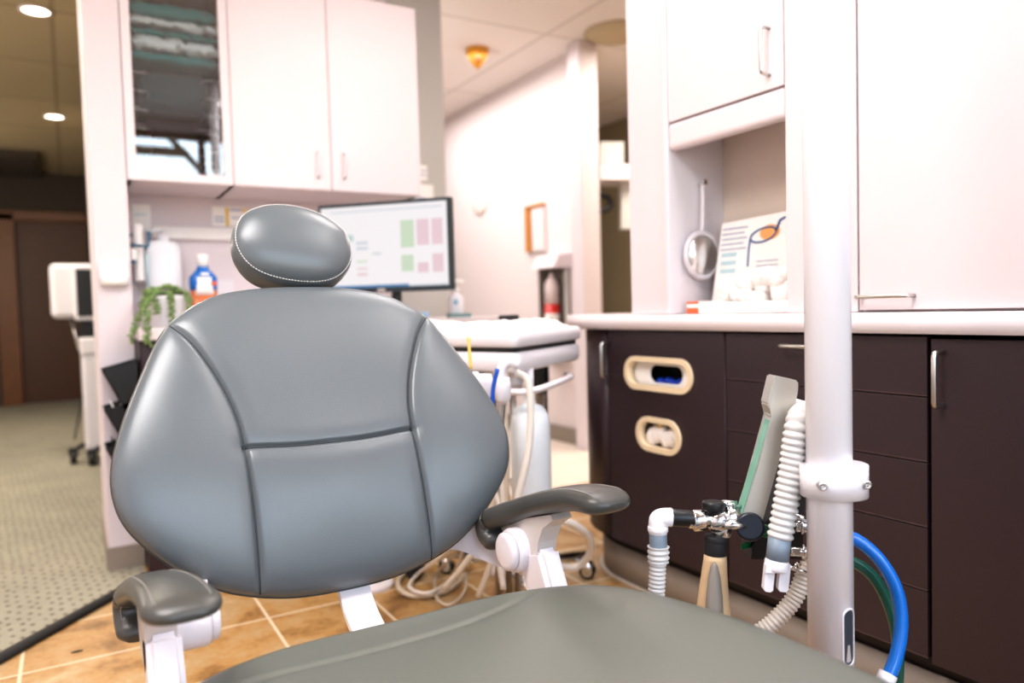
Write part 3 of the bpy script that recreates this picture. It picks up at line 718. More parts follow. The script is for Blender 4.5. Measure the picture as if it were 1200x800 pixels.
# wooden wall niche
nw = thing('wall_niche_frame', 'small recessed wall opening lined with orange wood in the hall', 'wall niche', (XH, 4.35, 1.2))
bm = new(); box(bm, (XH - .014, 4.17, 1.25), (XH - .002, 4.37, 1.55)); obj('recess', bm, M['wall_grey'], nw)
bm = new(); box(bm, (XH - .03, 4.32, 1.25), (XH - .001, 4.385, 1.555), .002); box(bm, (XH - .03, 4.16, 1.54), (XH - .001, 4.385, 1.56), .002); obj('wood_lining', bm, M['wood_orange'], nw)
bm = new(); box(bm, (XH - .022, 4.162, 1.25), (XH - .003, 4.31, 1.535), .002); obj('panel', bm, M['wall_hall'], nw)
# extinguisher cabinet
ec = thing('extinguisher_cabinet', 'grey recessed wall cabinet with white top holding the fire extinguisher', 'cabinet', (XH - .05, 4.0, .55))
y0, y1 = 3.90, 4.12
bm = new(); box(bm, (XH - .10, y1 - .012, .55), (XH - .001, y1, 1.13)); box(bm, (XH - .012, y0, .55), (XH - .001, y1, 1.13)); obj('frame', bm, mat('extinguisher_grey', (120, 112, 104), .5), ec)
bm = new(); box(bm, (XH - .03, y0, .55), (XH - .012, y0 + .03, 1.13)); obj('side_panel', bm, M['wall_grey'], ec)
bm = new(); prism(bm, [(XH - .14, y0 - .02, 1.12), (XH - .001, y0 - .02, 1.12), (XH - .001, y0 - .02, 1.21), (XH - .10, y0 - .02, 1.2)], (0, y1 - y0 + .04, 0)); obj('cap', bm, M['white'], ec)
bm = new(); box(bm, (XH - .12, y0, .54), (XH - .001, y1, .552)); obj('bottom_shelf', bm, M['wall_grey'], ec)
fe = thing('fire_extinguisher', 'red fire extinguisher with white label in the grey hall cabinet', 'fire extinguisher', (XH - .06, 4.0, .552))
bm = new(); lathe(bm, (XH - .065, 4.02, .5525), [(.045, 0), (.048, .01), (.048, .34)], 24); obj('tank', bm, M['red'], fe)
bm = new(); lathe(bm, (XH - .065, 4.02, .785), [(.0486, 0), (.0488, .03), (.0486, .045)], 24); obj('label_sticker', bm, M['paper'], fe)
bm = new(); lathe(bm, (XH - .065, 4.02, .892), [(.047, 0), (.045, .12), (.03, .16), (.015, .175), (.015, .2), (0, .2)], 24); obj('shoulder', bm, mat('pale_cover', (222, 206, 204), .5), fe)
# round thing on hall wall, amber ceiling cone
pt = on_x(563, 233, XH)
bm = new(); lathe(bm, pt, [(0, 0), (.12, 0), (.12, -.012), (.10, -.025), (0, -.03)], 28, (1, 0, 0)); tag(obj('wall_disc', bm, mat('disc_pale', (252, 240, 234), .5), None, pt), 'faint round white disc on the far hall wall', 'disc')
pt = Vector((2.2, 4.05, CEIL))
ac = thing('ceiling_alarm', 'amber cone shaped fixture on the hall ceiling', 'alarm', pt)
bm = new(); lathe(bm, pt, [(.07, 0), (.07, -.022), (.045, -.07), (.012, -.115), (0, -.115)], 20); obj('cone', bm, M['amber'], ac)
bm = new(); ball(bm, pt + Vector((-.02, -.045, -.07)), .022, seg=10); obj('lens', bm, M['liquid'], ac)
pt = Vector((2.79, 3.45, CEIL))
bm = new(); lathe(bm, pt, [(.19, 0), (.19, -.01), (.12, -.03), (0, -.035)], 28); tag(obj('ceiling_vent', bm, mat('beige_disc', (190, 172, 138), .6), None, pt), 'round beige diffuser on the hall ceiling near the pillar', 'vent')
# equipment seen through the far opening
wd = thing('wall_xray_unit', 'white wall unit with shelf and grey loop in the far room', 'machine', (4.05, 5.0, 1.2))
def on_far(px, py, d=5.6): return at(px, py, d)
def slab(px0, px1, py0, py1, d, th=.12):
    a, b, c, e = at(px0, py0, d), at(px1, py0, d), at(px1, py1, d), at(px0, py1, d)
    bm = new(); fw = Vector((CX.z, CY.z, 0)).normalized() * th
    prism(bm, [a, b, c, e], fw); return bm
obj('box_housing', slab(703, 731, 166, 191, 5.2), M['wall_grey'], wd); obj('shelf', slab(704, 748, 192, 210, 5.0, .3), M['white'], wd); obj('column', slab(728, 742, 212, 268, 5.1), M['wall_grey'], wd)
bm = new(); p = at(706, 238, 5.1); tube(bm, [p + Vector((-.03, 0, .05)), p + Vector((.05, 0, .04)), p + Vector((.07, 0, -.02)), p + Vector((.0, 0, -.05)), p + Vector((-.04, 0, -.05))], .02, 8, 5); obj('cord_loop', bm, M['black_soft'], wd)

exec_rest = True
# ================================================================= DENTAL CHAIR
XC = .36
ch = thing('dental_chair', 'grey upholstered dental chair with white brackets in the middle of the room', 'chair', (XC, .75, 0))

def half_interp(tab, s):
    for (a, wa), (b, wb) in zip(tab, tab[1:]):
        if a <= s <= b: return wa + (wb - wa) * (s - a) / (b - a)
    return tab[-1][1]

def closed_outline(right, n):
    """right: half outline points (x>=0) from bottom centre to top centre; mirrored, smoothed and resampled to n points"""
    pts = [Vector((x, y, 0)) for x, y in right] + [Vector((-x, y, 0)) for x, y in right[-2:0:-1]]
    P = smooth_path(pts, 24, True)
    L = [0]
    for i in range(len(P)): L.append(L[-1] + (P[(i + 1) % len(P)] - P[i]).length)
    out = []; j = 0
    for k in range(n):
        s = L[-1] * k / n
        while L[j + 1] < s: j += 1
        f = (s - L[j]) / max(L[j + 1] - L[j], 1e-9)
        out.append(P[j].lerp(P[(j + 1) % len(P)], f))
    return np.array([(p.x, p.y) for p in out])

def dist_poly(X, Y, poly):
    d = np.full(X.shape, 1e9)
    for (ax, ay), (bx, by) in zip(poly, poly[1:]):
        vx, vy = bx - ax, by - ay; L2 = vx * vx + vy * vy
        t = np.clip(((X - ax) * vx + (Y - ay) * vy) / L2, 0, 1)
        d = np.minimum(d, np.hypot(X - ax - t * vx, Y - ay - t * vy))
    return d

def cushion(outline, center, thick, back, height_fn, nr, e=3.2, rim=.0):
    """puffed cushion: returns numpy verts (x,y,h) & quad faces. h is local height toward the sitter"""
    n = len(outline); rs = np.linspace(0, 1, nr + 1)[1:] ** .8
    V = [(center[0], center[1], thick + float(height_fn(np.array([center[0]]), np.array([center[1]]))[0]))]
    for r in rs:
        P = center + (outline - center) * r
        h = thick * (1 - r ** e) ** (1 / e) if r < 1 else 0
        H = h + height_fn(P[:, 0], P[:, 1]) * (1 - r ** 26) + wrap(P)
        V += list(zip(P[:, 0], P[:, 1], H))
    nb = 10
    for k in range(1, nb + 1):
        a = k / nb * PI / 2; r = 1 - (1 - math.cos(a)) * .16
        P = center + (outline - center) * r
        V += list(zip(P[:, 0], P[:, 1], np.full(n, -back * math.sin(a)) + wrap(P)))
    return V, n, nr + nb
def wrap(P): return WRAP * P[:, 0] ** 2
WRAP = 0

def cushion_bm(V, n, rows, place):
    bm = new(); vs = [bm.verts.new(place(*v)) for v in V]
    for i in range(n):
        f = bm.faces.new((vs[0], vs[1 + i], vs[1 + (i + 1) % n])); f.smooth = True
    for r in range(rows - 1):
        a = 1 + r * n; b = a + n
        for i in range(n):
            j = (i + 1) % n
            f = bm.faces.new((vs[a + i], vs[b + i], vs[b + j], vs[a + j])); f.smooth = True
    bm.faces.new([vs[1 + (rows - 1) * n + i] for i in range(n)][::-1])
    return bm

# --- backrest
S = Vector((0, .447, .894)); N = Vector((0, -.894, .447)); O = Vector((XC, 1.14, .455))
def bplace(x, s, h): return O + Vector((x, 0, 0)) + S * s + N * h
right = [(0, -.016), (.09, -.011), (.17, .010), (.224, .040), (.268, .078), (.303, .122), (.317, .165), (.316, .212), (.299, .274), (.268, .352), (.234, .424), (.20, .462), (.145, .496), (.075, .512), (0, .516)]
ol = closed_outline(right, 560)
def seam_curve(tab, n=12): return [(p.x, p.y) for p in smooth_path([Vector((a, b, 0)) for a, b in tab], n)]
side = [(.222, .434), (.193, .396), (.162, .33), (.144, .27), (.138, .217), (.136, .126), (.137, 0), (.138, -.02)]
sR = seam_curve(side); sL = [(-x, y) for x, y in sR]; sT = seam_curve([(-.138, .214), (-.06, .208), (0, .207), (.06, .208), (.138, .214)])
def back_h(X, Y):
    h = np.zeros_like(X)
    for sm, dep, sg in ((sR, .0065, .0037), (sL, .0065, .0037), (sT, .006, .0036)):
        d = dist_poly(X, Y, sm)
        h -= dep * np.exp(-(d / sg) ** 2)
        h -= .003 * np.exp(-(d / .015) ** 2)
    # lumbar bulge, gentle hollow between the wings
    h += .016 * np.exp(-((Y - .15) / .1) ** 2) * np.exp(-(X / .16) ** 2) + .006 * np.exp(-((np.abs(X) - .225) / .07) ** 2) * np.exp(-((Y - .2) / .14) ** 2)
    return h
WRAP = .42
V, n_, rows = cushion(ol, np.array([0, .22]), .050, .055, back_h, 190, 2.7)
br = obj('backrest', cushion_bm(V, n_, rows, bplace), M['leather'], ch)
def surf_h(x, y, thick=.050, e=2.7):
    # height of the puffed surface at a point (radius by ray from centre)
    c = np.array([0, .22]); v = np.array([x, y]) - c
    a = np.arctan2(ol[:, 1] - c[1], ol[:, 0] - c[0]); k = np.argmin(np.abs(np.angle(np.exp(1j * (a - math.atan2(v[1], v[0]))))))
    r = min(.9999, np.linalg.norm(v) / np.linalg.norm(ol[k] - c))
    return thick * (1 - r ** e) ** (1 / e) + float(back_h(np.array([x]), np.array([y]))[0]) * (1 - r ** 26) + WRAP * x * x
for sm in (sR, sL, sT):
    bm = new(); tube(bm, [bplace(x, y, surf_h(x, y) + .0008) for x, y in sm if y > -.002], .0013, 6); obj('seam', bm, M['thread'], br)
bm = new(); tube(bm, [bplace(x * .998, .22 + (y - .22) * .998, -.004 + WRAP * x * x) for x, y in ol[::3]], .0028, 6, closed=True); obj('edge_piping', bm, M['leather_dk'], br)
# --- headrest
S2 = Vector((0, .42, .9075)); N2 = Vector((0, -.9075, .42)); O2 = Vector((XC + .003, 1.405, .992))
def hplace(x, s, h):
    x, s = x * .9877 + s * .1564, s * .9877 - x * .1564
    return O2 + Vector((x, 0, 0)) + S2 * s + N2 * h
hr = [(0, -.079), (.050, -.074), (.083, -.058), (.104, -.028), (.108, .006), (.098, .040), (.074, .064), (.042, .080), (0, .086)]
ol = closed_outline(hr, 220)
WRAP = .6
V, n_, rows = cushion(ol, np.array([0, 0.]), .045, .05, lambda X, Y: 0 * X, 40, 2.3)
hd_ = obj('headrest', cushion_bm(V, n_, rows, hplace), M['leather'], ch)
ro = .93
for kk, (rr, hh) in enumerate(((.955, .0),)):
    pts = []
    for x, y in ol[::2]:
        r = rr; h = .045 * (1 - r ** 2.3) ** (1 / 2.3) + WRAP * (x * r) ** 2
        pts.append(hplace(x * r, y * r, h + .0006))
    bm = new()
    for i in range(len(pts)):
        a, b = pts[i], pts[(i + 1) % len(pts)]
        tube(bm, [a.lerp(b, .1), a.lerp(b, .8)], .0011, 5)
    obj('stitching', bm, M['stitch'], hd_)
bm = new(); box(bm, (XC - .03, 1.44, .86), (XC + .03, 1.456, 1.0), .004); box(bm, (XC - .05, 1.425, .95), (XC + .05, 1.45, 1.0), .01); obj('headrest_bar', bm, M['chair_white'], ch)

# --- seat
rs = [(0, -.36), (.2, -.33), (.285, -.2), (.32, 0), (.335, .2), (.342, .42), (.34, .60), (.322, .74), (.288, .84), (.235, .895), (.17, .926), (.11, .938), (.05, .941), (0, .941)]
ol = closed_outline(rs, 420)
WRAP = .17
seam2 = seam_curve([(-.30, .80), (-.2, .845), (-.09, .862), (0, .868), (.09, .873), (.18, .89), (.2, .9)])
def seat_h(X, Y):
    rear = np.clip((Y - .2) / .7, 0, 1)
    h = .016 * np.clip(np.abs(X) / .3, 0, 1.1) ** 2.0 - .012
    d = dist_poly(X, Y, seam2)
    h -= .003 * np.exp(-(d / .006) ** 2)
    h += -.10 * np.clip((.1 - Y), 0, 1) ** 1.3
    return h
def splace(x, y, h): return Vector((XC + x, y, .452 + h))
V, n_, rows = cushion(ol, np.array([0, .42]), .024, .075, seat_h, 110, 3.0)
V2 = []
for (x, y, h) in V:
    V2.append((x, y, h))
se = obj('seat', cushion_bm(V2, n_, rows, splace), M['leather_dk'], ch)
se.data.materials[0] = mat('seat_vinyl', (100, 102, 94), .36, scale=700, vary=.05, bump=.12)
# --- support strap, lower brackets, base
bm = new()
def ribbon(pts, w, th, axis):
    P = smooth_path(pts, 6); ax = Vector(axis).normalized(); rings = []
    for i, p in enumerate(P):
        t = (P[min(i + 1, len(P) - 1)] - P[max(i - 1, 0)]).normalized(); nrm = t.cross(ax).normalized()
        q = th / 2
        rings.append([p + ax * (w / 2) + nrm * q, p + ax * (w / 2 - .002) + nrm * q * 1.2, p - ax * (w / 2 - .002) + nrm * q * 1.2, p - ax * w / 2 + nrm * q, p - ax * w / 2 - nrm * q, p + ax * w / 2 - nrm * q])
    loft(bm, rings, smooth=False)
ribbon([(XC + .012, 1.20, .50), (XC + .01, 1.15, .44), (XC + .006, 1.08, .40), (XC + .004, .95, .37), (XC, .75, .355)], .05, .01, (1, 0, 0))
obj('support_strap', bm, M['chair_white'], ch)
bm = new(); box(bm, (XC - .16, .25, .27), (XC + .16, .85, .36), .03, 3); lathe(bm, (XC, .5, .06), [(.12, 0), (.11, .1), (.11, .22), (0, .22)], 32); box(bm, (XC - .24, .05, 0), (XC + .24, .85, .06), .025, 3)
obj('pedestal', bm, M['chair_white'], ch)
bm = new(); box(bm, (XC - .3, .88, .29), (XC + .3, .97, .34), .012, 3); box(bm, (XC - .1, .7, .28), (XC + .1, .95, .35), .01); obj('cross_bar', bm, M['chair_white'], ch)

def armrest(sd):
    """sd=+1 right, -1 left"""
    def X(x): return XC + sd * x
    splay = .0 if sd > 0 else .030
    # pad path in the Y-Z plane: from the drooping rear end to the rounded front tip
    path = [(1.098, .471), (1.124, .483), (1.128, .504), (1.092, .523), (1.03, .548), (.965, .570), (.905, .587), (.86, .593), (.815, .594)]
    if sd < 0:
        path = [(1.118, .440), (1.148, .460), (1.150, .485), (1.11, .508), (1.035, .536), (.965, .554), (.905, .565), (.86, .568), (.815, .567)]
    def px(y): return (.282 - .026 * max(0, min(1, (y - 1.03) / .08)) if sd > 0 else .300) - splay * (1.2 - y) / .37
    P = smooth_path([Vector((X(px(y)), y, z)) for y, z in path], 8)
    n = len(P); bm = new(); rings = []
    for i, p in enumerate(P):
        t = i / (n - 1)
        tg = (P[min(i + 1, n - 1)] - P[max(i - 1, 0)]).normalized(); side_ = Vector((1, 0, 0)); nr = side_.cross(tg).normalized()
        if nr.z < 0 and t > .3: nr = -nr
        w = .030 + .012 * max(0, t - .45) / .55; h = (.0165 if sd > 0 else .0135) + .003 * math.sin(t * PI)
        endf = 1
        if t > .9: endf = math.sqrt(max(.02, 1 - ((t - .9) / .1) ** 2))
        if t < .05: endf = math.sqrt(max(.25, 1 - ((.05 - t) / .05) ** 2))
        w *= .25 + .75 * endf; h *= endf
        ring = []
        for k in range(20):
            a = 2 * PI * k / 20; c, s = math.cos(a), math.sin(a)
            ring.append(p + side_ * (w * math.copysign(abs(c) ** .7, c)) + nr * (h * math.copysign(abs(s) ** .8, s)))
        rings.append(ring)
    loft(bm, rings)
    ar = obj('armrest_pad', bm, M['leather_dk'], ch, label='dark padded armrest with stitched edge')
    for kk in (3, 7):
        pts = [r[kk] for r in rings[6:-4]]
        bm = new()
        for a, b in zip(pts, pts[1:]):
            for q in range(2): tube(bm, [a.lerp(b, q / 2 + .05) , a.lerp(b, q / 2 + .38)], .0009, 5)
        obj('stitching', bm, mat('dim_stitch', (150, 146, 138), .6), ar)
    # bracket carrying the pad: flared stem from the pivot disc up under the pad
    bm = new()
    prof = [(1.118, .45), (1.128, .478), (1.10, .503), (1.03, .53), (.955, .553), (.948, .546), (.978, .526), (.992, .50), (1.0, .47), (1.0, .45), (1.02, .432), (1.07, .432)]
    prism(bm, [(X(.262) - (0 if sd > 0 else .036), y, z) for y, z in prof], (.036, 0, 0))
    bmesh.ops.bevel(bm, geom=[e for e in bm.edges if e.calc_face_angle(0) > 1.2], offset=.006, segments=3, affect='EDGES')
    obj('armrest_bracket', bm, M['chair_grey'], ch)
    # pivot discs, facing the sitter
    dc = Vector((X(.268 if sd > 0 else .243), 1.05, .475)); ax = Vector((-sd, 0, 0))
    bm = new(); lathe(bm, dc - ax * .03, [(.034, 0), (.036, .006), (.036, .05), (.034, .054), (0, .054)], 36, ax); obj('pivot_hub', bm, M['chair_white'], ch)
    bm = new(); lathe(bm, dc + ax * .0245, [(.031, 0), (.031, .008), (.028, .011), (.022, .0125), (0, .013)], 36, ax); obj('pivot_cap', bm, M['chair_white'], ch)
    # post down to the frame
    bm = new(); prism(bm, [(X(.278) - .02, 1.06, .47), (X(.278) - .02, .985, .49), (X(.278) - .02, .89, .30), (X(.278) - .02, .97, .29)], (.04, 0, 0))
    bmesh.ops.bevel(bm, geom=bm.edges[:], offset=.008, segments=3, affect='EDGES')
    obj('arm_post', bm, M['chair_white'], ch)
armrest(1); armrest(-1)
for sd in (1, -1):
    bm = new()
    # flat curved strap from the back of the backrest to the pivot
    P = [bplace(sd * .12, .05, -.055), bplace(sd * .19, .045, -.045), bplace(sd * .225, .03, -.015), Vector((XC + sd * .275, 1.105, .452)), Vector((XC + sd * .283, 1.05, .468))] if sd > 0 else [bplace(-.14, .06, -.055), bplace(-.19, .05, -.045), bplace(-.205, .03, -.015), Vector((XC - .215, 1.09, .468)), Vector((XC - .222, 1.06, .462))]
    P = smooth_path(P, 6); rings = []
    for i, p in enumerate(P):
        t = (P[min(i + 1, len(P) - 1)] - P[max(i - 1, 0)]).normalized()
        upv = Vector((0, .25, 1)); upv = (upv - t * upv.dot(t)).normalized(); q = t.cross(upv).normalized() * .004
        w = .026 + .004 * i / len(P)
        rings.append([p + upv * w + q, p - upv * w + q, p - upv * w - q, p + upv * w - q])
    loft(bm, rings, smooth=False)
    obj('side_strap', bm, M['chair_white'], ch)

# ================================================================= SUPPORT POST AND GAS EQUIPMENT (right foreground)
pp = at(972, 600, 1.02); PX, PY = pp.x, pp.y; PR = .0295
po = thing('support_post', 'tall white round post with clamp collar beside the dental chair', 'post', (PX, PY, 0))
bm = new(); lathe(bm, (PX, PY, 0), [(PR, .02), (PR, 2.42)], 48); lathe(bm, (PX, PY, 0), [(.09, 0), (.09, .012), (.06, .022), (PR, .024)], 40); obj('pole', bm, M['white_enamel'], po)
fw = Vector((CX.z, CY.z, 0)).normalized(); rt = Vector((CX.x, CY.x, 0)).normalized()
zc = at(978, 561, 1.02).z
bm = new(); r2 = .0345
cc = Vector((PX, PY, 0)) + rt * .006
pts = stadium(0, 0, .088, .078, 16)
prism(bm, [cc + rt * a + fw * b + Vector((0, 0, zc - .021)) for a, b in pts], (0, 0, .042), True)
bmesh.ops.bevel(bm, geom=[e for e in bm.edges if e.calc_face_angle(0) > 1.2], offset=.003, segments=2, affect='EDGES')
co = obj('clamp_collar', bm, M['white_enamel'], po)
for a in (-.030, .029):
    p = cc + rt * a + Vector((0, 0, zc)) - fw * (.0362 if a < 0 else .034)
    bm = new(); lathe(bm, p, [(.0058, .006), (.0058, -.0022), (.0048, -.003), (.003, -.003), (.003, .001), (0, .001)], 16, fw); obj('screw', bm, M['wire_steel'], co)
# slot opening low on the pole: its inner shade is a dark face laid on the surface, with rim
s0 = at(993, 739, 1.02); zs_ = s0.z
bm = new(); rings = []
def pole_pt(ang, z, r): return Vector((PX, PY, z)) + (rt * math.sin(ang) - fw * math.cos(ang)) * r
def slot(bm, a0, hw, z0, z1, r):
    outl = stadium(0, 0, hw * 2 * r, (z1 - z0), 12)
    bm.faces.new([bm.verts.new(pole_pt(a0 + x / r, (z0 + z1) / 2 + y, r)) for x, y in outl])
slot(bm, .47, .33, zs_ - .038, zs_ + .038, PR + .0008); obj('slot_shade_face', bm, mat('slot_shade', (58, 66, 76), .5), po, label='dark oval face for the shaded cable slot')
bm = new(); tube(bm, [pole_pt(.47 + x / PR, zs_ + y, PR + .0008) for x, y in stadium(0, 0, .66 * PR, .076, 12)], .0013, 6, closed=True); obj('slot_rim', bm, M['white_enamel'], po)

D = 1.10
def A_(px, py, d=D): return at(px, py, d)
fm = thing('gas_flowmeter', 'slanted silver flowmeter with chrome valves and black knobs mounted beside the white post', 'flowmeter', A_(880, 620))
# housing, seen from its narrow side
out = [(908, 440), (936, 446), (936, 458), (931, 482), (925, 500), (894, 612), (872, 612), (871, 604), (906, 488), (900, 474)]
bm = new(); prism(bm, [A_(x, y, 1.085) for x, y in out], fw * .034)
bmesh.ops.bevel(bm, geom=[e for e in bm.edges], offset=.0022, segments=2, affect='EDGES')
fh = obj('housing', bm, M['alu'], fm)
bm = new(); prism(bm, [A_(x, y, 1.088) for x, y in ((905.5, 493), (903.5, 493), (869.5, 602), (871.5, 602))], fw * .026); obj('flow_tube', bm, M['green_glass'], fh, label='pale green tube along the front edge')
bm = new(); cyl(bm, A_(879, 617, 1.075), A_(879, 617, 1.17), .0205, bev=.004, seg=32); obj('base_knob', bm, M['navy'], fm)
bm = new(); prism(bm, [A_(x, y, 1.13) for x, y in ((905, 600), (925, 540), (945, 545), (940, 655), (880, 655), (882, 640))], fw * .05); obj('back_body', bm, M['black'], fm)
bm = new(); cyl(bm, A_(897, 622, 1.10), A_(897, 622, 1.13), .0095, bev=.003); box(bm, A_(868, 640, 1.13) - Vector((.0, .0, .005)), A_(892, 636, 1.15) + Vector((.0, 0, .006)), .002); obj('green_fitting', bm, M['green'], fm)
bm = new(); prism(bm, [A_(x, y, 1.12) for x, y in ((930, 471), (950, 472), (950, 475), (930, 475))], fw * .05); obj('top_bracket', bm, M['chair_white'], fm)
# tee valve
bm = new(); cyl(bm, A_(864, 605), A_(806, 610), .0115, seg=24, bev=.002); cyl(bm, A_(826, 609), A_(812, 610), .0155, bev=.002); cyl(bm, A_(862, 606), A_(850, 606.5), .0165, bev=.003); cyl(bm, A_(846, 612), A_(846, 628), .014, bev=.002); ball(bm, A_(842, 610), .0185, seg=20)
cyl(bm, A_(848, 614, 1.08), A_(877, 617, 1.08), .007, .004)
obj('tee_valve', bm, M['chrome'], fm)
bm = new(); cyl(bm, A_(862, 592), A_(845, 589), .008, .004); cyl(bm, A_(858, 591), A_(868, 594), .003); obj('valve_spindle', bm, M['chrome'], fm)
bm = new(); cyl(bm, A_(836, 599), A_(836, 587), .0165, bev=.003, seg=32); cyl(bm, A_(836, 601), A_(836, 597), .014); obj('valve_knob', bm, M['black'], fm)
bm = new(); cyl(bm, A_(813, 608), A_(785, 606), .0125, bev=.0015); obj('black_sleeve', bm, M['black'], fm)
bm = new(); cyl(bm, A_(785, 605), A_(788, 605), .013); obj('sleeve_ring', bm, M['chrome'], fm)
bm = new(); cyl(bm, A_(839, 627), A_(838, 650), .0165, bev=.002, seg=28); cyl(bm, A_(839, 628), A_(839, 634), .0172, bev=.001); obj('bag_collar', bm, M['black_soft'], fm)
bm = new()
cyl(bm, A_(925, 602, 1.12), A_(950, 610, 1.12), .004); cyl(bm, A_(930, 616, 1.13), A_(950, 616, 1.13), .010, bev=.003); cyl(bm, A_(936, 616, 1.13), A_(940, 616, 1.13), .013, bev=.002)
cyl(bm, A_(925, 645, 1.13), A_(950, 647, 1.13), .008, bev=.002); cyl(bm, A_(938, 646, 1.13), A_(943, 646, 1.13), .011, bev=.002); tube(bm, [A_(926, 664, 1.12), A_(936, 668, 1.12), A_(952, 672, 1.12)], .0035, 8)
tube(bm, [A_(928, 667, 1.11), A_(934, 660, 1.11), A_(938, 662, 1.11)], .0025, 8)
obj('post_fitting', bm, M['chrome'], fm)
bm = new()
fc = A_(948, 620, 1.13); cyl(bm, fc + rt * .012 + Vector((0, 0, .0)), Vector((PX, PY, fc.z)), .012); cyl(bm, fc + rt * .012 + Vector((0, 0, -.034)), Vector((PX, PY, fc.z - .034)), .008); obj('mounting_block', bm, M['chair_white'], fm)

# breathing bag
bb = thing('breathing_bag', 'beige rubber breathing bag hanging from the black collar below the chrome tee', 'bag', A_(838, 720))
rings = []
def bagring(y, hw, hd, px=838):
    c = A_(px, y); w = hw * D / FPX; 
    return [c + rt * (w * math.cos(2 * PI * k / 28)) + fw * (hd * math.sin(2 * PI * k / 28)) for k in range(28)]
bm = new(); loft(bm, [bagring(648, 12.5, .0155), bagring(656, 13.5, .016), bagring(672, 15, .015, 837), bagring(700, 18, .016, 836), bagring(740, 23, .02, 835), bagring(790, 28, .03, 834), bagring(840, 27, .03, 834), bagring(875, 16, .02, 834), bagring(888, 3, .004, 834)])
bo = obj('bag_body', bm, M['bag'], bb)
bm = new(); loft(bm, [[A_(837 + dx * w / 9 * .9, y, D - dd) for dx, dd in ((-9, .017), (-4, .0215), (0, .0225), (4, .0215), (9, .017), (4, .012), (-4, .012))] for y, w in ((658, 1.5), (664, 5), (676, 8), (700, 11), (740, 13), (790, 14))]); obj('side_panel', bm, M['bag_in'], bo, label='grey translucent panel in the bag face')

# left corrugated hose with cuff and white elbow
h1 = thing('corrugated_hose', 'corrugated hose hanging from the white elbow left of the chrome tee', 'hose', A_(768, 780))
bm = new(); tube(bm, [A_(787, 606), A_(778, 606), A_(772, 608), A_(771, 614), A_(771, 625)], .0135, 18, 5); cyl(bm, A_(771, 616), A_(771, 623), .0150, bev=.002); obj('elbow', bm, M['white_enamel'], h1, label='white elbow')
bm = new(); cyl(bm, A_(771, 621), A_(771.5, 642), .0130, bev=.001, seg=28); obj('cuff', bm, M['grey_cuff'], h1, label='blue-grey cuff')
bm = new(); corrugated(bm, [A_(771.5, 640), A_(771.5, 658)], .0150, .0080, .0022); corrugated(bm, [A_(771, 656), A_(769, 700), A_(765, 760), A_(770, 850), A_(800, 930)], .0118, .0062, .0016); obj('corrugated_tube', bm, M['hose'], h1)

# hanging corrugated hose with forked white connector
h2 = thing('corrugated_hose', 'thick pale corrugated hose hanging in front of the flowmeter with forked white end', 'hose', A_(910, 690, 1.04))
D2 = 1.045
bm = new(); corrugated(bm, [at(958, 487, 1.09), at(944, 484, 1.07), at(935, 497, D2), at(929, 540, D2), at(921, 590, D2), at(914, 630, D2)], .0165, .0094, .0024, 22); obj('corrugated_tube', bm, M['hose'], h2)
bm = new(); tube(bm, [at(914, 628, D2), at(911, 655, D2)], .0155, 28); obj('cuff', bm, M['grey_cuff'], h2, label='blue-grey cuff')
bm = new()
a = (at(911, 655, D2), at(909, 668, D2)); cyl(bm, a[0], a[1], .0165, bev=.003, seg=28)
for (x0, x1) in ((896, 907), (913, 925)):
    q = [(x0 + 2, 662), (x1 + 2, 662), (x1 - 1, 692), (x1 - 4, 694), (x0 + 1, 693), (x0 - 1, 690)]
    prism(bm, [at(x, y, D2 - .005) for x, y in q], fw * .010)
prism(bm, [at(x, y, D2 - .012) for x, y in ((898, 662), (924, 662), (923, 672), (897, 671))], fw * .010)
bmesh.ops.bevel(bm, geom=[e for e in bm.edges if e.calc_face_angle(0) > .9], offset=.0015, segments=2, affect='EDGES')
obj('forked_connector', bm, M['white_enamel'], h2, label='white forked connector')
# third hose from behind the post down to the floor
bm = new(); corrugated(bm, [at(960, 640, 1.13), at(945, 668, 1.13), at(930, 702, 1.13), at(905, 730, 1.13), at(880, 750, 1.14), at(850, 790, 1.16), at(830, 860, 1.18)], .0125, .0066, .0018)
tag(obj('corrugated_hose', bm, M['hose_white'], None, at(930, 720, 1.13)), 'thin pale corrugated hose curving down from behind the white post', 'hose')
# blue and green gas hoses
bm = new(); tube(bm, [at(980, 628, 1.1), at(1003, 632, 1.1), at(1030, 655, 1.09), at(1050, 690, 1.08), at(1056, 730, 1.07), at(1050, 770, 1.06), at(1036, 805, 1.05), at(1020, 850, 1.04), at(1000, 960, 1.04), at(985, 1120, 1.04)], .0095, 16, 8)
hb = thing('gas_hose', 'bright blue gas hose looping down right of the white post', 'hose', at(1040, 720, 1.08)); obj('tube', bm, M['blue_hose'], hb)
bm = new(); tube(bm, [at(1041, 789, 1.055), at(1034, 806, 1.05)], .0125, 16); obj('end_ferrule', bm, M['white_enamel'], hb)
bm = new(); tube(bm, [at(980, 655, 1.13), at(1003, 660, 1.13), at(1025, 678, 1.13), at(1042, 710, 1.13), at(1051, 745, 1.12), at(1052, 790, 1.12), at(1046, 850, 1.12), at(1030, 960, 1.11), at(1020, 1068, 1.11)], .0085, 16, 8)
tag(obj('gas_hose', bm, M['green_hose'], None, at(1040, 720, 1.13)), 'dark green gas hose looping down behind the blue hose', 'hose')

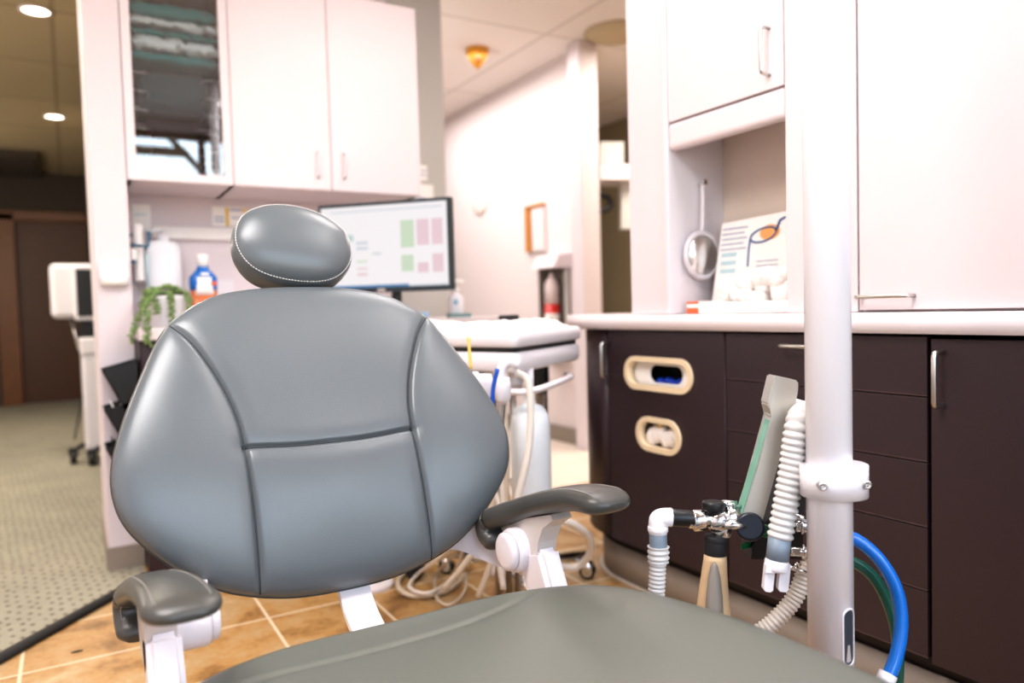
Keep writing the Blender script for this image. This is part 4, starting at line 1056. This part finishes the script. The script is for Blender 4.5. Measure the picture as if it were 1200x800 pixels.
# ================================================================= MOBILE CART
ct = thing('delivery_cart', 'white wheeled dental delivery cart behind the right armrest', 'cart', (1.10, 1.98, 0))
def poly_round(pts, r=.03, n=5):
    out = []; N_ = len(pts)
    for i in range(N_):
        p0, p, p1 = Vector(pts[i - 1]), Vector(pts[i]), Vector(pts[(i + 1) % N_])
        a = p + (p0 - p).normalized() * r; b = p + (p1 - p).normalized() * r
        for k in range(n + 1):
            t = k / n; out.append((a * (1 - t) ** 2 + p * 2 * t * (1 - t) + b * t * t))
    return out
tp_ = [(.955, 1.60), (1.35, 1.865), (1.24, 2.20), (.80, 2.26), (.83, 1.95)]
def plan(z, sc=1, r=.03):
    c = Vector((1.06, 1.98))
    return [Vector((p.x, p.y, z)) for p in poly_round([tuple(c + (Vector(q) - c) * sc) for q in tp_], r)]
def slabz(z0, z1, s=1, b=.006):
    bm = new(); loft(bm, [plan(z0, s - b * 4), plan(z0 + b, s), plan(z1 - b, s), plan(z1, s - b * 4)], smooth=True); return bm
obj('tray_top', slabz(.772, .812, 1.0), M['white_cold'], ct)
bm = new(); loft(bm, [plan(.758, .955), plan(.774, .955)]); obj('gap_shade', bm, M['black'], ct, label='black filler for the shaded gap under the tray')  # solid black slab painted in for the shade between the two plates
obj('tray_body', slabz(.708, .760, .985, .008), M['white_cold'], ct)
bm = new(); cyl(bm, (1.275, 1.99, .06), (1.275, 1.99, .62), .020); obj('column', bm, M['wire_steel'], ct)
bm = new(); cyl(bm, (1.275, 1.99, .615), (1.275, 1.99, .72), .026, bev=.004); obj('column_sleeve', bm, M['black'], ct)
for k in range(4):
    a = (-.18, .9, 1.9, -1.75)[k]
    e = Vector((1.13 + .27 * math.cos(a), 1.98 + .27 * math.sin(a), .075)); c = Vector((1.13, 1.98, .09))
    bm = new(); tube(bm, [c, c.lerp(e, .5), e], .02, 12, flat=.8); l_ = obj('base_leg', bm, M['chrome'], ct)
    bm = new(); w = e + Vector((0, 0, -.048)); cyl(bm, w - Vector((.012, .012, 0)), w + Vector((.012, .012, 0)), .026, bev=.005); cyl(bm, e, w, .007); obj('caster', bm, M['black_soft'], l_)
    bm = new(); cyl(bm, w - Vector((.014, .014, 0)), w + Vector((.014, .014, 0)), .018, bev=.003); ball(bm, w + Vector((0, 0, .012)), .024, (1, 1, .9)); obj('caster_hood', bm, M['chrome'], l_)
# handpiece bar under the tray with holders
bm = new(); tube(bm, [(.87, 1.78, .66), (.95, 1.64, .66), (1.02, 1.62, .66), (1.25, 1.80, .665), (1.29, 1.87, .668)], .011, 10, 5, flat=.8)
cyl(bm, (1.02, 1.72, .66), (1.04, 1.75, .712), .02); obj('holder_bar', bm, M['white_cold'], ct)
dd_ = 1.74
def hp(name, pts, r, m, d=dd_, sm=6, lab=None):
    bm = new(); tube(bm, [at(x, y, d) for x, y in pts], r, 10, sm); return obj(name, bm, M[m], ct, label=lab)
for k, (x, y) in enumerate(((553, 446), (568, 448), (589, 452))):
    bm = new(); p = at(x, y, dd_)
    lathe(bm, p - Vector((0, 0, .03)), [(.010, -.012), (.018, 0), (.02, .03), (.016, .05), (0, .05)], 18); obj('handpiece_holder', bm, M['white_cold'], ct)
    bm = new(); tube(bm, [p + Vector((0, 0, .02)), p + Vector((0, 0, -.02)), p - rt * .01 + Vector((0, 0, -.12))], [.009, .011, .009], 12, 5); obj('handpiece', bm, M['wire_steel'], ct)
hp('syringe_hook', [(588, 470), (586, 450), (588, 432), (597, 424), (608, 427)], .013, 'white_cold')
hp('blue_hose', [(583, 432), (578, 455), (577, 480), (578, 492)], .005, 'blue', 1.68)
hp('blue_hose', [(579, 498), (581, 512), (585, 530)], .005, 'blue', 1.68)
hp('white_ferrule', [(577, 487), (580, 502)], .012, 'white_cold', 1.68)
hp('yellow_tag', [(549, 395), (550, 410), (552, 432)], .0035, 'yellow', 1.66)
for i, (pts, r, m) in enumerate([
    ([(604, 436), (618, 446), (622, 480), (619, 530), (608, 578), (598, 620)], .009, 'hose_white'),
    ([(556, 455), (566, 500), (578, 560), (570, 620), (545, 660), (520, 690)], .008, 'hose_cream'),
    ([(566, 455), (580, 520), (590, 590), (585, 650), (590, 690)], .008, 'hose_white'),
    ([(590, 470), (594, 540), (590, 610), (575, 660), (560, 700)], .008, 'hose_cream'),
    ([(545, 450), (560, 520), (585, 600), (560, 650)], .007, 'hose_white')]):
    hp('hose', pts, r, m, 1.76 if pts[0][0] > 600 else 1.9)
for x in (590, 601, 578): 
    bm = new(); a = at(x, 462, 2.0); cyl(bm, a, Vector((a.x, a.y, .09)), .009); obj('support_rod', bm, M['wire_steel'], ct)
bm = new(); lathe(bm, (1.13, 1.98, .06), [(.06, 0), (.06, .03), (.03, .05), (0, .05)], 24); obj('base_plate', bm, M['chair_white'], ct)
# water bottle on the cart
wbp = at(622, 530, 1.98)
bm = new(); lathe(bm, (wbp.x, wbp.y, .0), [(.04, .335), (.052, .345), (.053, .36), (.053, .56), (.049, .59), (.036, .612), (.016, .62), (.012, .65), (0, .65)], 32)
obj('water_bottle', bm, mat('bottle_white', (226, 232, 236), .3), ct, label='white cylindrical bottle below the tray')
bm = new(); cyl(bm, (wbp.x, wbp.y, .64), (wbp.x, wbp.y, .712), .0125); obj('bottle_cap', bm, M['white_cold'], ct)
# things on the tray
def onTray(x, y): return Vector((x, y, .812))
bm = new(); N_ = 10
def crumple(c, sx, sy, h, seed, rot=0):
    random.seed(seed); bm = new(); n = 12; g = [[None] * n for _ in range(n)]
    for i in range(n):
        for j in range(n):
            x, y = (i / (n - 1) - .5) * sx, (j / (n - 1) - .5) * sy
            z = h * (1 - (2 * abs(i / (n - 1) - .5)) ** 3) * (1 - (2 * abs(j / (n - 1) - .5)) ** 3) * random.uniform(.6, 1)
            xr = x * math.cos(rot) - y * math.sin(rot); yr = x * math.sin(rot) + y * math.cos(rot)
            g[i][j] = bm.verts.new((c[0] + xr, c[1] + yr, .8125 + z))
    for i in range(n - 1):
        for j in range(n - 1):
            f = bm.faces.new((g[i][j], g[i + 1][j], g[i + 1][j + 1], g[i][j + 1])); f.smooth = True
    return bm
tag(obj('tray_cover', crumple((.92, 2.02), .2, .32, .035, 3, .2), M['tissue'], None, (.92, 2.02, .8125)), 'white crumpled cover sheet on the left part of the cart tray', 'sheet')
tag(obj('tray_cover', crumple((1.08, 1.92), .2, .3, .028, 5, .6), M['tissue'], None, (1.08, 1.92, .8125)), 'white crumpled cover sheet in the middle of the cart tray', 'sheet')
tag(obj('tray_cover', crumple((1.22, 1.95), .16, .2, .03, 8, .6), M['tissue'], None, (1.22, 1.95, .8125)), 'white crumpled cover sheet at the right end of the cart tray', 'sheet')
bm = new(); box(bm, (1.21, 2.10, .8125), (1.27, 2.14, .85), .006)
tag(obj('dark_clip', bm, M['black'], None, (1.24, 2.12, .8125)), 'small dark clip at the back of the cart tray', 'clip')

# hoses coiled on the floor, round foot
def floor_pt(px, py, z):
    d = at(px, py, 1) - EYE; return EYE + d * ((z - EYE.z) / d.z)
def loop_hose(pix, r, m, label, z=.012):
    P = [at(*pix[0], 2.0), at(*pix[1], 2.05)] + [floor_pt(x, y, z) for x, y in pix[2:-1]] + [at(*pix[-1], 2.0)]
    bm = new(); tube(bm, P, r, 10, 10)
    tag(obj('coiled_hose', bm, M[m], None, P[3]), label, 'hose')
loop_hose([(560, 590), (530, 645), (492, 660), (470, 675), (468, 690), (490, 698), (530, 688), (556, 655), (565, 600)], .0085, 'hose_cream', 'thick cream hose in the widest loop on the tile floor below the backrest')
loop_hose([(552, 590), (520, 648), (490, 672), (480, 688), (505, 694), (535, 670), (548, 610)], .006, 'hose_white', 'thin pale hose in the inner loop on the tile floor below the backrest', .03)
loop_hose([(572, 590), (540, 640), (512, 672), (512, 700), (528, 708), (545, 690), (548, 650), (580, 600)], .005, 'hose_cream', 'thin cream hose loop reaching nearest the seat on the tile floor', .014)
bm = new(); tube(bm, [at(600, 560, 2.0), at(615, 600, 2.0), at(640, 607, 2.0), at(668, 612, 2.0), at(689, 628, 2.05), at(691, 648, 2.1), at(676, 664, 2.13), at(652, 662, 2.1), at(630, 645, 2.05), at(612, 630, 2.0)], .0105, 10, 10)
tag(obj('looped_hose', bm, M['hose_white'], None, (1.2, 1.8, 0)), 'pale hose looping out behind the right armrest over the chrome leg', 'hose')
fp = thing('round_foot', 'round white foot plate on the tile floor below the backrest', 'foot plate', (.80, 2.26, 0))
bm = new(); lathe(bm, (.795, 2.27, 0), [(.07, 0), (.07, .012), (.055, .02), (0, .02)], 32); obj('plate', bm, M['chair_white'], fp)
bm = new(); lathe(bm, (.795, 2.27, .02), [(.036, 0), (.036, .006), (.03, .012), (0, .014)], 28); obj('cap', bm, M['chrome'], fp)
bm = new(); cyl(bm, (.93, 2.22, .035), (.93, 2.25, .035), .032, bev=.008); cyl(bm, (.945, 2.25, .03), (.94, 2.30, .03), .018)
tag(obj('black_pedal_wheel', bm, M['black_soft'], None, (.93, 2.24, 0)), 'small black wheel on the floor among the hoses', 'wheel')
# dark chip on a tile
bm = new(); ball(bm, (-.02, 2.265, .001), .012, (1.3, .5, .2), 8); tag(obj('floor_fleck', bm, M['black'], None, (-.02, 2.265, 0)), 'tiny black fleck on the tile near the carpet edge', 'fleck')

# ================================================================= LIGHT
def area(name, loc, size, power, color, rot=(0, 0, 0), sy=None):
    L = bpy.data.lights.new(name, 'AREA'); L.energy = power; L.color = color; L.size = size
    if sy: L.shape = 'RECTANGLE'; L.size_y = sy
    o = bpy.data.objects.new(name, L); COL.objects.link(o); o.location = loc; o.rotation_euler = rot
    return o
area('ceiling_light_operatory', (-.45, .75, 2.40), 1.0, 41, (1, .95, .94), sy=.7)
area('ceiling_light_counter', (1.35, 1.75, 2.40), .7, 15, (1, .95, .94), sy=.6)
area('side_fill', (1.18, .55, 2.40), .35, 9, (1, .95, .94), sy=.9)  # unseen fill added to brighten the right side
area('ceiling_light_hall', (1.9, 4.6, 2.40), 1.2, 30, (1, .97, .97), sy=2)
L = bpy.data.lights.new('hall_ceiling_fill', 'POINT'); L.energy = 19; L.color = (1, .96, .94); L.shadow_soft_size = .15  # unseen fill added behind the back wall to lift the hall ceiling
o = bpy.data.objects.new('hall_ceiling_fill', L); COL.objects.link(o); o.location = (1.0, 4.1, 1.5)
area('ceiling_light_far_room', (3.4, 3.2, 2.40), .8, 34, (1, .93, .84))
area('window_light', (.55, -1.6, 1.95), 2.6, 46, (.76, .89, 1.0), (math.radians(90), 0, 0), 1.5)
for x, y in ((-.07, 4.52), (-.02, 6.78)):
    area('corridor_lamp', (x, y, 2.42), .12, 14, (1, .9, .76))
for y in (4.6, 7.4):
    L = bpy.data.lights.new('corridor_side_fill', 'POINT'); L.energy = 14; L.color = (1, .92, .78); L.shadow_soft_size = .12  # off-view point fill added to brighten the corridor ceiling
    o = bpy.data.objects.new('corridor_side_fill', L); COL.objects.link(o); o.location = (-1.3, y, 1.5)
area('corridor_fill', (-.8, 4.0, 2.38), .8, 22, (1, .94, .84), sy=3)
w = bpy.data.worlds.new('World'); bpy.context.scene.world = w; w.use_nodes = True
nt = w.node_tree; bg = nt.nodes['Background']
sk = nt.nodes.new('ShaderNodeTexSky'); sk.sky_type = 'NISHITA'; sk.sun_elevation = .7; sk.sun_rotation = 2.6; sk.sun_disc = False
nt.links.new(sk.outputs[0], bg.inputs[0]); bg.inputs[1].default_value = .25

# ================================================================= CAMERA
cam = bpy.data.cameras.new('Camera'); cam.sensor_width = 36; cam.lens = FPX * 36 / 1200; cam.clip_start = .02
cam.dof.use_dof = True; cam.dof.focus_distance = 1.2; cam.dof.aperture_fstop = 2.2
co_ = bpy.data.objects.new('Camera', cam); COL.objects.link(co_)
R_ = Matrix(((CX.x, -CX.y, -CX.z), (CY.x, -CY.y, -CY.z), (CZ.x, -CZ.y, -CZ.z)))
co_.matrix_world = Matrix.Translation(EYE) @ R_.to_4x4()
bpy.context.scene.camera = co_
bpy.context.scene.view_settings.view_transform = 'Standard'
bpy.context.scene.view_settings.look = 'None'
bpy.context.scene.view_settings.exposure = 0.5
bpy.context.scene.view_settings.gamma = 0.88
